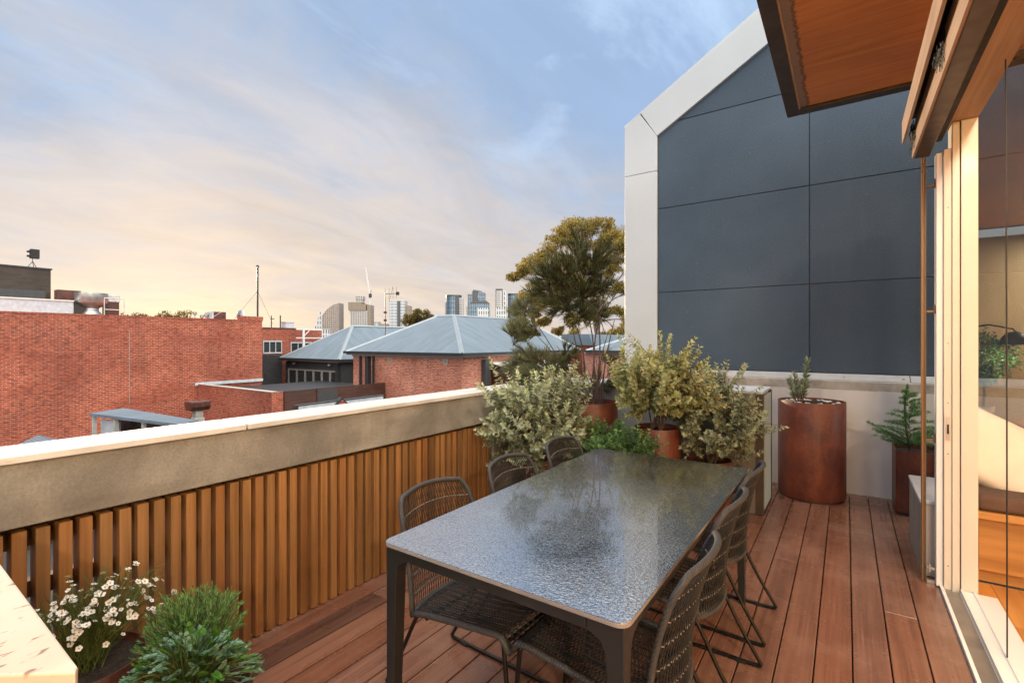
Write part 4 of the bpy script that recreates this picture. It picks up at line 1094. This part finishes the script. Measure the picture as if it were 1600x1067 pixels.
for px,rr in ((563,.06),(575,.13),(583,.05)):
    x,_,_=at(px,y=18.6); m=MB(); m.box(x-rr,x+rr,18.6-rr,18.6+rr,-4.7,.6); off(m.build('downpipe',M['gutter'],t,bevel=.02))
# side lean-to
m=MB(); z0,z1=.36,-.02; m.prism([(-15.99,z0),(-13.9,z1),(-13.9,z1-.05),(-15.99,z0-.06)],'y',20.9,27); off(m.build('lean_to_roof',M['white'],t))
m=MB(); m.box(-13.9,-13.78,20.9,27,-.14,.0); m.box(-15.99,-13.9,20.85,20.9,-.13,-.02); off(m.build('lean_to_gutter',M['gutter'],t))
m=MB(); m.box(-15.99,-14.2,21.2,26.8,-4.7,-.1); off(m.build('lean_to_wall',M['rustdark'],t))
m=MB(); m.box(-15.98,-15.7,20.3,20.75,-4.7,.5); off(m.build('side_pier',M['charcoal'],t))
x,y=-24.15,20.8
t = thing('television_antenna','thin television antenna pole standing on the middle hip roof','antenna',(x,y,1.25))
m=MB(); m.tube([(0,0,0),(0,0,3.3)],.028,6); m.tube([(-.1,.05,3.25),(.75,.35,3.25)],.018,5)
for q in (.0,.25,.5,.72): m.tube([(q+.0,q*.4,2.85+.15*q),(q,q*.4,3.6+.1*q)],.012,4)
m.tube([(.25,.1,2.75),(.5,.2,3.7)],.012,4); m.build('mast_and_elements',M['darksteel'],t); m=MB()
for z in (1.5,2.0): m.box(-.07,.07,-.07,.07,z,z+.12)
m.box(.68,.84,.28,.42,3.15,3.35); m.build('clamps',M['darksteel'],t)

t = thing('grey_house','charcoal walled house with glass doors under a blue metal hip roof','house',(-30,24,-4.7))
hip('roof',t,[(-33.5,19.2),(-26.7,19.2),(-26.7,33),(-33.5,33)],.30,[(-30.1,22.8),(-30.1,32)],2.62)
m=MB(); m.box(-33.2,-27.0,19.6,32.8,-4.7,.1); off(m.build('wall',M['charcoal'],t))
xs=[at(px,y=19.55)[0] for px in (451,464,477,490,503,516,529)]
m=MB(); m.box(xs[0]-.25,xs[-1]+.15,19.50,19.595,-.46,-.36); off(m.build('door_head',M['charcoal'],t))
for a,b in zip(xs[:-1],xs[1:]):
    m=MB(); m.box(a,a+.12,19.5,19.59,-2.4,-.46); m.box(b-.06,b-.002,19.5,19.59,-2.4,-.46); m.box(a+.12,b-.06,19.51,19.59,-.56,-.46); o=off(m.build('glass_door',M['frame'],t)); m=MB(); m.box(a+.12,b-.06,19.54,19.56,-2.4,-.56); g=m.build('pane',M['window'],o); g.matrix_parent_inverse=(o.parent.matrix_basis @ o.matrix_parent_inverse).inverted()
for px in (459,514):
    x,_,_=at(px,y=19.4); m=MB(); m.lathe([(.02,-.12),(.12,-.14),(.13,-.04),(.04,.02)],x,19.42,12); m.box(x-.02,x+.02,19.42,19.6,-.02,.03); off(m.build('wall_light',M['steel'],t))
m=MB(); m.box(-33.15,-33.0,19.42,19.58,-4.7,.05); m.box(-27.3,-27.05,19.35,19.59,-4.7,.08); off(m.build('corner_posts',M['gutter'],t))
# distant second roof sliver
t = thing('far_metal_roof','pale blue metal roof sliver visible beyond the glass door house','building',(-41,38,-4.7))
hip('roof',t,[(-50,36),(-36,36),(-36,46),(-50,46)],.6,[(-45,40),(-40,40),(-40,43)],2.55); m=MB(); m.box(-49.5,-36.5,36.5,45.5,-4.7,.4); off(m.build('wall',M['brick2'],t))

t = thing('brick_annex','low flat roofed red brick annex in front of the long brick building','annex',(-25,15,-4.7))
m=MB(); m.box(-28.98,-21.55,11.95,12.2,-4.7,-.86); m.box(-21.75,-21.55,12.2,12.5,-4.7,-.86); off(m.build('wall',M['brick'],t))
m=MB(); m.box(-28.98,-21.54,11.93,12.22,-.859,-.83); off(m.build('coping',M['stone'],t))
m=MB(); m.box(-28.98,-21.76,12.21,19.4,-1.4,-1.15); off(m.build('flat_roof',M['gutter'],t))
t = thing('board_fence','dark brown horizontal board fence beside the brick annex','fence',(-21.5,15.5,-4.7))
m=MB()
for k in range(22):
    z=-.86-.15*k; m.box(-21.6,-21.56 if k%2 else -21.563,12.52,18.55,z-.143,z)
off(m.build('boards',M['fence'],t)); m=MB(); a=at(497,x=-21.5)[1]; b=at(527,x=-21.5)[1]; m.box(-21.55,-21.5,a,b,-3.2,-.93); off(m.build('gate',M['charcoal'],t))
m=MB()
for yy in (a-.05,b,12.55): m.box(-21.558,-21.505,yy,yy+.045,-3.2,-.84)
off(m.build('posts',M['rustdark'],t))

x,y,d=at(309,d=18)
t = thing('chimney','pale square chimney with a rusty flat cowl before the brick annex','chimney',(x,y,-4.7))
m=MB(); m.box(-.17,.17,-.17,.17,0,3.35); m.build('shaft',M['stone'],t,bevel=.02); m=MB(); m.box(-.13,.13,-.13,.13,3.35,3.62); m.build('neck',M['ledge'],t); m=MB(); m.prism([(-.2,3.62),(.2,3.62),(.32,3.76),(.32,3.95),(-.32,3.95),(-.32,3.76)],'y',-.32,.32); m.build('cowl',M['rustdark'],t,bevel=.02)

t = thing('tin_shed','small open shed with a weathered grey metal roof below the brick wall','shed',(-18,6,-4.7))
a=Vector((-20.2,5.15,-.86)); b=Vector((-16.3,6.2,-.98)); n=Vector((-.35,.93,0)); 
m=MB(); m.add([a,b,b+n*.7+Vector((0,0,.0)),a+n*1.1+Vector((0,0,.02)),a-Vector((0,0,.09)),b-Vector((0,0,.09)),b+n*.7+Vector((0,0,-.09)),a+n*1.1+Vector((0,0,-.07))],[(0,1,2,3),(7,6,5,4),(0,4,5,1),(1,5,6,2),(3,2,6,7),(0,3,7,4)]); off(m.build('roof',M['roofx'],t))
m=MB()
for f in (.02,.28,.6,.95):
    p=a.lerp(b,f)+n*.1; m.box(p.x-.05,p.x+.05,p.y-.05,p.y+.05,-4.7,p.z-.1)
off(m.build('posts',M['stone'],t)); m=MB(); p=a+n*.4; q=a.lerp(b,.26)+n*.3; m.add([p+Vector((0,0,-.25)),q+Vector((0,0,-.25)),q+Vector((0,0,-2)),p+Vector((0,0,-2))],[(0,1,2,3)]); o=off(m.build('panel',M['offwhite'],t)); md=o.modifiers.new('s','SOLIDIFY'); md.thickness=.04
m=MB(); p=a+n*.95; q=b+n*.6; m.add([p+Vector((0,0,-.1)),q+Vector((0,0,-.1)),q+Vector((0,0,-3.7)),p+Vector((0,0,-3.7))],[(0,1,2,3)]); o=off(m.build('back_wall',M['boxbrown'],t)); md=o.modifiers.new('s','SOLIDIFY'); md.thickness=.06
x,y,d=at(76,d=15.5)
t = thing('small_tin_roof','small grey tin ridge roof peeping over the white capping near the shed','roof',(x,y,-4.7))
m=MB(); m.prism([(-.9,2.62),(0,3.05),(.9,2.62),(.9,2.57),(0,3.0),(-.9,2.57)],'x',-1.2,1.2); m.build('roof',M['roofy'],t); m=MB(); m.box(-1.1,1.1,-.8,.8,0,2.6); m.build('wall',M['boxbrown'],t)

t = thing('white_parapet','white rendered shop parapet with a small brick gablet below the board fence','parapet',(-14.6,11,-4.7))
pa=at(463,d=16.2); pb=at(595,d=18.2); A=Vector((pa[0],pa[1],0)); Bq=Vector((pb[0],pb[1],0)); dv=(Bq-A).normalized(); nv=Vector((dv.y,-dv.x,0))
def slab(m,s0,s1,z0a,z1a,z0b,z1b,th0,th1):
    p=A+dv*s0; q=A+dv*s1
    vs=[]
    for o_ in (th0,th1):
        vs+=[p+nv*o_+Vector((0,0,z0a)),q+nv*o_+Vector((0,0,z0b)),q+nv*o_+Vector((0,0,z1b)),p+nv*o_+Vector((0,0,z1a))]
    m.add(vs,[(0,1,2,3),(7,6,5,4),(0,4,5,1),(1,5,6,2),(2,6,7,3),(3,7,4,0)])
Ln=(Bq-A).length; zA=hz(631.5,16.2); zB=hz(615.5,18.2)
m=MB(); slab(m,0,Ln,-4.7,zA-.05,-4.7,zB-.05,0,.2); off(m.build('wall',M['offwhite'],t))
m=MB(); slab(m,-.06,Ln+.06,zA-.049,zA-.02,zB-.049,zB-.02,-.03,.215); slab(m,-.09,0,-4.7,zA-.05,-4.7,zA-.05,-.02,.22); off(m.build('capping',M['gutter'],t))
ps=(Vector((*at(535,d=16.9)[:2],0))-A).dot(dv); zt=hz(622,16.9); 
m=MB(); P0=A+dv*ps+nv*.3
def tri(m,w,zt,zb,a0,a1):
    vs=[]
    for o_ in (a0,a1): vs+=[P0-dv*w+nv*o_+Vector((0,0,zb)),P0+dv*w+nv*o_+Vector((0,0,zb)),P0+nv*o_+Vector((0,0,zt))]
    m.add(vs,[(0,1,2),(5,4,3),(0,3,4,1),(1,4,5,2),(2,5,3,0)])
tri(m,.34,zt-.06,zt-.46,0,.05); o=off(m.build('gablet_brick',M['brick'],t))
m=MB(); tri(m,.5,zt+.02,zt-.5,-.3,-.002); off(m.build('gablet_roof',M['gutter'],t))

t = thing('pink_building','pale pink brick building with a grey hip roof beside the gabled wall','building',(-10,33,-4.7))
m=MB(); m.box(-15.0,-4,30.3,40,-4.7,.72); off(m.build('wall',M['pinkbrick'],t)); hip('roof',t,[(-14.6,30),(-4,30),(-4,40),(-14.6,40)],.86,[(-11.6,33.6),(-7,33.6),(-7,37)],2.15)
t = thing('red_brick_strip','darker red brick side wall left of the pink building','building',(-16,33.5,-4.7))
m=MB(); m.box(-17.6,-15.15,32.2,42,-4.7,1.2); off(m.build('wall',M['brick'],t)); m=MB(); m.prism([(-17.8,1.18),(-15.0,1.18),(-15.3,2.0),(-17.5,2.0)],'y',32.0,42); off(m.build('roof',M['roofy'],t)); m=MB(); m.box(-17.4,-16.9,32.1,32.199,-1.8,.4); off(m.build('downpipe_panel',M['white'],t))
t = thing('dark_ridge_roof','dark tiled far roof with a chimney between the pink building and gum tree','building',(-16,50,-4.7))
m=MB(); m.box(-22,-8,48,56,-4.7,.8); off(m.build('wall',M['pinkbrick'],t)); m=MB(); m.prism([(48-.4,.8),(52,2.9),(56.4,.8)],'x',-22.3,-7.7); off(m.build('roof',M['rustdark'],t)); m=MB(); m.box(-17.5,-16.5,51,52,2.2,3.7); off(m.build('chimney',M['brick'],t))

# ================================================================ city skyline
def facade(name, glass, frame, fx=3.2, fz=3.4, msz=.5, rough=.25, vscale=1):
    t=NT(name); b=t.new('ShaderNodeTexBrick'); t.L(t.uv,b.inputs['Vector']); b.offset=0; b.squash=1
    b.inputs['Scale'].default_value=1; b.inputs['Brick Width'].default_value=fx; b.inputs['Row Height'].default_value=fz; b.inputs['Mortar Size'].default_value=msz; b.inputs['Mortar Smooth'].default_value=0
    b.inputs['Color1'].default_value=(*glass,1); b.inputs['Color2'].default_value=(*[x*.55 for x in glass],1); b.inputs['Mortar'].default_value=(*frame,1)
    t.set(color=b.outputs['Color'],rough=rough,metal=.2); return t.mat
F={}
F['bronze']=facade('bronze_facade',(.22,.185,.16),(.40,.34,.29),3.5,3.4,.5)
F['slab']=facade('open_floor_facade',(.2,.19,.18),(.45,.43,.4),4.2,3.6,.8)
F['brown']=facade('brown_screen_facade',(.16,.12,.085),(.30,.24,.18),2.2,3.0,.6)
F['white']=facade('white_pattern_facade',(.12,.17,.22),(.62,.64,.66),2.4,5.5,.6)
F['blue']=facade('blue_glass_facade',(.10,.17,.23),(.30,.36,.41),3.4,8.0,.3,.12)
F['black']=facade('black_facade',(.03,.035,.04),(.12,.12,.12),2.6,3.4,.5)
F['grid']=facade('pale_grid_facade',(.08,.10,.12),(.58,.59,.6),4.2,9.0,1.3)
F['balc']=facade('balcony_facade',(.06,.06,.06),(.52,.51,.5),9,3.4,1.1)
K=1.19
def tw(px,depth=900): x,y,d=at(px,d=depth); return x,y
def tower(name,label,px,depth=900):
    x,y=tw(px,depth); return thing(name,label,'tower',(x,y,-4.7),R(YAW))
def H(py,depth=900): return hz(py,depth)+4.7
# local frame: +x right in view, -y toward viewer
t=tower('sail_tower','bronze sail shaped tower with a curved left edge','x' and 517)
m=MB(); pts=[(-24,0),(19,0),(19,H(474))]
for k in range(1,13):
    f=k/12; px=533-36*math.sin(f*math.pi/2*.98); py=474+ (36*(1-math.cos(f*math.pi/2))); pts.append(((px-517)*K,H(py)))
pts=[(-24,0),(19,0),(19,H(474))]+[((533.5-36.5*(k/10)-517)*K,H(474.5+4*(k/10)+33*(k/10)**2.2)) for k in range(1,11)]
m.prism(pts,'y',-12,14); m.build('tower_body',F['bronze'],t); m=MB(); m.prism([(-24,0),(-12,0),(-12,H(485)),(-16,H(490)),(-24,H(511))],'y',-12.6,-12.05); m.build('pale_flank',F['grid'],t)
t=tower('unfinished_tower','unfinished concrete tower with brown safety screens at its top',565)
m=MB(); m.box(-17,15,-12,12,0,H(486)); m.build('open_floors',F['slab'],t); m=MB(); m.box(-20.5,-19+22,-13.5,13,H(486)+.5,H(473)); m.box(3.1,12,-13.2,12.5,H(486)+.5,H(476)); m.build('safety_screen',F['brown'],t); m=MB(); m.box(-9,4,-7,6,H(473),H(469)); m.box(-9.5,5,-7.5,6.5,H(469)+.2,H(463.5)); m.build('core',F['slab'],t); m=MB(); m.box(13.2,20,-11,11,0,H(477)); m.build('side_hoist',F['brown'],t)
t=tower('tower_crane','white lattice luffing crane rising above the unfinished tower',578,893)
def lattice(m,p,q,w,n):
    p=Vector(p);q=Vector(q);d=(q-p).normalized();u=d.cross(Vector((0,1,0))).normalized()*w;v=d.cross(u).normalized()*w
    for c in (u+v,u-v,-u-v,-u+v): m.tube([p+c,q+c],.28,4)
    for k in range(n):
        a=p.lerp(q,k/n); b=p.lerp(q,(k+1)/n); s=1 if k%2 else -1; m.tube([a+(u+v)*s,b-(u-v)*s],.2,3); m.tube([a+(u-v)*s,b-(u+v)*s],.2,3)
m=MB(); lattice(m,(0,0,0),(0,0,H(465,893)),1.0,34); m.build('mast',M['white'],t); m=MB(); lattice(m,(0,0,H(463,893)),(-7.8,0,H(419,893)),.6,16); m.build('jib',M['white'],t); m=MB(); m.box(-1.8,3,-1.5,1.5,H(465,893),H(459,893)); m.tube([(1,0,H(460,893)),(2.2,0,H(453,893))],.4,4); m.build('cab',M['darksteel'],t)
t=tower('small_crane','small thin crane beside the unfinished tower',548,905); m=MB(); lattice(m,(3,0,0),(2.4,0,H(500,905)),.5,12); lattice(m,(2.4,0,H(500,905)),(-4,0,H(476,905)),.35,10); m.build('lattice',M['stone'],t)
t=tower('patterned_tower','white and black patterned square tower between the two hip roofs',625)
m=MB(); m.box(-16,-2.5,-12,12,0,H(471)); m.box(3.5,12,-12,12,0,H(471)); m.build('patterned_faces',F['white'],t); m=MB(); m.box(-2.45,3.45,-12.2,11,0,H(471.5)); m.build('dark_strip',F['black'],t); m=MB(); m.box(12.1,20,-8,12,0,H(478)); m.build('brown_wing',F['brown'],t); m=MB(); m.box(-16.2,12.1,-12.2,12,H(471),H(470)); m.build('roof_edge',M['white'],t)
def cyl_tower(name,label,px,r,top,balc=True):
    t=tower(name,label,px); m=MB(); n=32; h=H(top); vs=[];fs=[]
    for z in (0,h):
        for k in range(n+1): a=2*math.pi*k/n; vs.append((r*math.cos(a),r*math.sin(a),z))
    for k in range(n): fs.append((k,k+1,n+2+k,n+1+k))
    m.add(vs,fs); o=m.build('glass_drum',F['blue'],t,smooth='all')
    for p in o.data.polygons:
        for li in p.loop_indices:
            vi=o.data.loops[li].vertex_index; o.data.uv_layers[0].data[li].uv=((vi%(n+1))*2*math.pi*r/n, o.data.vertices[vi].co.z)
    m=MB(); m.lathe([(0,h+3.4),(r+.4,h+3.4),(r+.4,h),(0,h)],0,0,32); m.build('dark_crown',F['black'],t)
    m=MB(); m.box(-r*.4,r*.45,-4,4,h+3.4,h+6.2); m.build('plant',M['offwhite'],t)
    if balc: m=MB(); m.box(r*.72,r*1.22,-9,6,0,h-1.5); m.box(-r-1.2,-r+.6,-3,5,0,h-9); m.build('balcony_stack',F['balc'],t); m=MB(); m.box(r*.28,r*.70,-r-.2,-2,0,h+1); m.build('dark_strip',F['black'],t)
    return t
cyl_tower('round_tower','round blue glass tower with a dark crown standing alone on the skyline',709,14.5,464.5)
cyl_tower('round_tower','round glass tower partly hidden behind the gum tree leaves',802,10,462,False)
t=tower('stepped_tower','angular glass tower with a dark sloping top in the skyline cluster',748)
m=MB(); m.prism([(-11,0),(12,0),(13,H(459)),(4,H(455)),(-9,H(453.5)),(-11,H(456))],'y',-10,12); m.build('upper_block',F['blue'],t); m=MB(); m.prism([(-11.3,H(472)),(1,H(472)),(-2,H(463)),(1.5,H(456)),(-9,H(454)),(-11.3,H(457))],'y',-10.5,-10.05); m.build('dark_facet',F['black'],t); m=MB(); m.box(-14,21,-14,10.5,0,H(475)); m.build('podium_glass',F['blue'],t); m=MB(); m.prism([(-14.5,H(475)+.1),(21,H(475)+.1),(15,H(471)),(-12,H(472))],'y',-14.2,8); m.build('podium_roof',F['black'],t); m=MB(); m.box(-1,19,-16,-14.1,0,H(482)); m.build('white_podium',F['grid'],t)
t=tower('slim_tower','slim grey blue tower left of the angular glass tower',734); m=MB(); m.box(-3.8,4,-6,8,0,H(461)); m.build('tower_body',F['blue'],t); m=MB(); m.box(-3.9,4.1,-6.1,8,H(461)+.05,H(460)); m.build('roof_edge',F['brown'],t); m=MB(); m.box(-6,-3.9,-5,6,0,H(479)); m.build('low_wing',F['balc'],t)
t=tower('dark_framed_tower','dark framed tall tower right of the angular glass tower',783); m=MB(); m.box(-9.5,2.5,-8,8,0,H(453)); m.build('glass_body',F['balc'],t); m=MB(); m.box(-10,3,-8.6,-8.05,H(454.5),H(452)); m.box(-10,-8.6,-8.6,-8.05,0,H(454.6)); m.box(1.8,3.2,-8.6,-8.05,0,H(454.6)); m.build('dark_frame',F['black'],t); m=MB(); m.box(3.3,9,-6,8,0,H(455)); m.build('side_wing',F['grid'],t); m=MB(); m.box(-9,10,-14,-9,0,H(481)); m.build('white_base',F['grid'],t)
# low distant rooftops between
for k,(px,py,w,lab,c) in enumerate(((510,514.5,16,'low grey block at the foot of the sail shaped tower','grid'),(600,507,14,'low brown block beside the antenna on the skyline','brown'),(590,504,8,'small pale block at the foot of the unfinished tower','balc'))):
    t=thing('far_block',lab,'building',(*tw(px,800),-4.7),R(YAW)); m=MB(); m.box(-w/2,w/2,-6,6,0,H(py,800)); m.build('walls',F[c],t); m=MB(); m.box(-w/2-.3,w/2+.3,-6.3,6.3,H(py,800)+.02,H(py,800)+.9); m.build('roof',M['ridge'],t)

# ================================================================ world, sun, lamps, camera
SUN_AZ=Vector((-.945,.327,0)).normalized(); GLOW=Vector((-.908,.418,0)).normalized(); SUN_EL=R(7)
w=bpy.data.worlds.new('World'); scene.world=w; w.use_nodes=True
nt=w.node_tree; nt.nodes.clear(); N=nt.nodes.new
def L(a,b): nt.links.new(a,b)
def mt(op,a,b=0,c=None,clamp=False):
    n=N('ShaderNodeMath'); n.operation=op; n.use_clamp=clamp
    for i,v in enumerate((a,b,c)):
        if v is None: continue
        if hasattr(v,'is_output'): L(v,n.inputs[i])
        else: n.inputs[i].default_value=v
    return n.outputs[0]
out=N('ShaderNodeOutputWorld')
tc=N('ShaderNodeTexCoord'); sep=N('ShaderNodeSeparateXYZ'); L(tc.outputs['Generated'],sep.inputs[0])
X,Y,Z=sep.outputs
# Nishita clear sky underneath
sky=N('ShaderNodeTexSky'); sky.sky_type='NISHITA'; sky.sun_disc=False; sky.sun_elevation=SUN_EL; sky.sun_rotation=math.atan2(SUN_AZ.x,SUN_AZ.y); sky.dust_density=1.5
bg1=N('ShaderNodeBackground'); L(sky.outputs[0],bg1.inputs[0]); bg1.inputs[1].default_value=.10
# cloud layer: thin high cloud sheet, warm towards the low sun, blue away from it
el=mt('ARCSINE',Z)                                    # elevation in radians
hl=mt('SQRT',mt('ADD',mt('MULTIPLY',X,X),mt('MULTIPLY',Y,Y)))
cs=mt('DIVIDE',mt('ADD',mt('MULTIPLY',X,GLOW.x),mt('MULTIPLY',Y,GLOW.y)),mt('MAXIMUM',hl,.001))
# flattened cloud plane coordinates
zz=mt('ADD',mt('MAXIMUM',Z,0),.16)
cx=mt('DIVIDE',X,zz); cy=mt('DIVIDE',Y,zz)
cmb=N('ShaderNodeCombineXYZ'); L(cx,cmb.inputs[0]); L(cy,cmb.inputs[1])
def noise(vec,sc,det,ro,di,off=(0,0,0),scl=(1,1,1),rot=0):
    mp=N('ShaderNodeMapping'); L(vec,mp.inputs[0]); mp.inputs['Location'].default_value=off; mp.inputs['Scale'].default_value=scl; mp.inputs['Rotation'].default_value=(0,0,rot)
    n=N('ShaderNodeTexNoise'); L(mp.outputs[0],n.inputs['Vector']); n.inputs['Scale'].default_value=sc; n.inputs['Detail'].default_value=det; n.inputs['Roughness'].default_value=ro; n.inputs['Distortion'].default_value=di
    return n.outputs['Fac']
n1=noise(cmb.outputs[0],1.15,8,.6,.9,(3,1,0),(1,.8,1),R(40)); n2=noise(cmb.outputs[0],3.6,9,.62,.9,(7,4,0),(1,.85,1),R(30))
tt=mt('ADD',mt('MULTIPLY',el,1.0/R(31)),mt('MULTIPLY',mt('SUBTRACT',1,cs),1.25))
tt=mt('ADD',tt,mt('MULTIPLY',mt('SUBTRACT',n1,.5),1.15)); tt=mt('ADD',tt,mt('MULTIPLY',mt('SUBTRACT',n2,.5),.38))
def ramp(fac,stops):
    r=N('ShaderNodeValToRGB'); L(fac,r.inputs[0]); e=r.color_ramp.elements
    while len(e)<len(stops): e.new(.5)
    for i,(p,c) in enumerate(stops): e[i].position=p; e[i].color=(*c,1)
    return r.outputs[0]
col=ramp(mt('MULTIPLY',tt,.7),[(0,(.575,.485,.385)),(.10,(.53,.452,.385)),(.20,(.49,.43,.395)),(.31,(.455,.42,.41)),(.42,(.41,.405,.435)),(.53,(.345,.372,.435)),(.68,(.275,.348,.475)),(.86,(.24,.335,.495))])
# brighter wisps
mxn=N('ShaderNodeMix'); mxn.data_type='RGBA'; L(col,mxn.inputs[6]); mxn.inputs[7].default_value=(.50,.64,.82,1)
wf=mt('MULTIPLY',mt('SUBTRACT',noise(cmb.outputs[0],1.5,8,.6,.8,(1,9,0),(1,.5,1),R(35)),.52),3.2,clamp=True); L(mt('MULTIPLY',wf,mt('MULTIPLY',mt('SUBTRACT',tt,.55),1.6,clamp=True),clamp=True),mxn.inputs[0])
# sky raised overhead and behind the viewer as added, unseen fill light
br=mt('ADD',1.0,mt('MULTIPLY',mt('SMOOTH_MIN',mt('MULTIPLY',mt('SUBTRACT',el,R(35)),1.9,clamp=True),1,.1),OVERHEAD_FILL))
br=mt('ADD',br,mt('MULTIPLY',mt('MAXIMUM',mt('MULTIPLY',mt('SUBTRACT',mt('MULTIPLY',cs,-1),.1),1.2,clamp=True),0),BEHIND_FILL))
mx2=N('ShaderNodeMix'); mx2.data_type='RGBA'; L(mxn.outputs[2],mx2.inputs[6]); mx2.inputs[7].default_value=(.60,.565,.52,1); L(mt('MULTIPLY',mt('SUBTRACT',br,1),.9,clamp=True),mx2.inputs[0])
dk=noise(cmb.outputs[0],1.9,9,.6,1.2,(5,2,0),(1,.45,1),R(38)); br=mt('MULTIPLY',br,mt('ADD',.80,mt('MULTIPLY',dk,.4)))
vm=N('ShaderNodeVectorMath'); vm.operation='SCALE'; L(mx2.outputs[2],vm.inputs[0]); L(br,vm.inputs['Scale'])
bg2=N('ShaderNodeBackground'); L(vm.outputs[0],bg2.inputs[0]); bg2.inputs[1].default_value=1.0
ms=N('ShaderNodeMixShader'); ms.inputs[0].default_value=.97; L(bg1.outputs[0],ms.inputs[1]); L(bg2.outputs[0],ms.inputs[2]); L(ms.outputs[0],out.inputs[0])

sd=bpy.data.lights.new('sun','SUN'); sd.energy=SUN_E; sd.angle=R(.6); sd.color=(1,.72,.45)
so=bpy.data.objects.new('sun',sd); COL.objects.link(so)
sv=Vector((SUN_AZ.x*math.cos(SUN_EL),SUN_AZ.y*math.cos(SUN_EL),math.sin(SUN_EL))); so.rotation_euler=sv.to_track_quat('Z','Y').to_euler(); so.location=(-20,10,20)
def lamp(name,loc,power,size,rot=(0,0,0),col=(1,.80,.56)):
    l=bpy.data.lights.new(name,'AREA'); l.energy=power; l.size=size; l.color=col; l.shape='DISK'
    o=bpy.data.objects.new(name,l); COL.objects.link(o); o.location=loc; o.rotation_euler=rot; return o
for nm,loc,p,s,rot in ROOM_LAMPS: lamp(nm,loc,p,s,rot)

cam=bpy.data.cameras.new('camera'); co=bpy.data.objects.new('camera',cam); COL.objects.link(co)
cam.sensor_width=36; cam.lens=36*757/1600; cam.clip_start=.05; cam.clip_end=6000
co.location=(0,0,EYE); co.rotation_euler=(R(90),0,R(YAW)); scene.camera=co
vs_=scene.view_settings; vs_.view_transform='Standard'; vs_.look='None'; vs_.exposure=EXPO; vs_.gamma=1
cy=scene.cycles if hasattr(scene,'cycles') else None
scene.render.engine='CYCLES'; cy=scene.cycles
cy.use_denoising=True; cy.max_bounces=8; cy.diffuse_bounces=4; cy.glossy_bounces=4; cy.transparent_max_bounces=16; cy.transmission_bounces=6
cy.caustics_reflective=False; cy.caustics_refractive=False; cy.sample_clamp_indirect=6
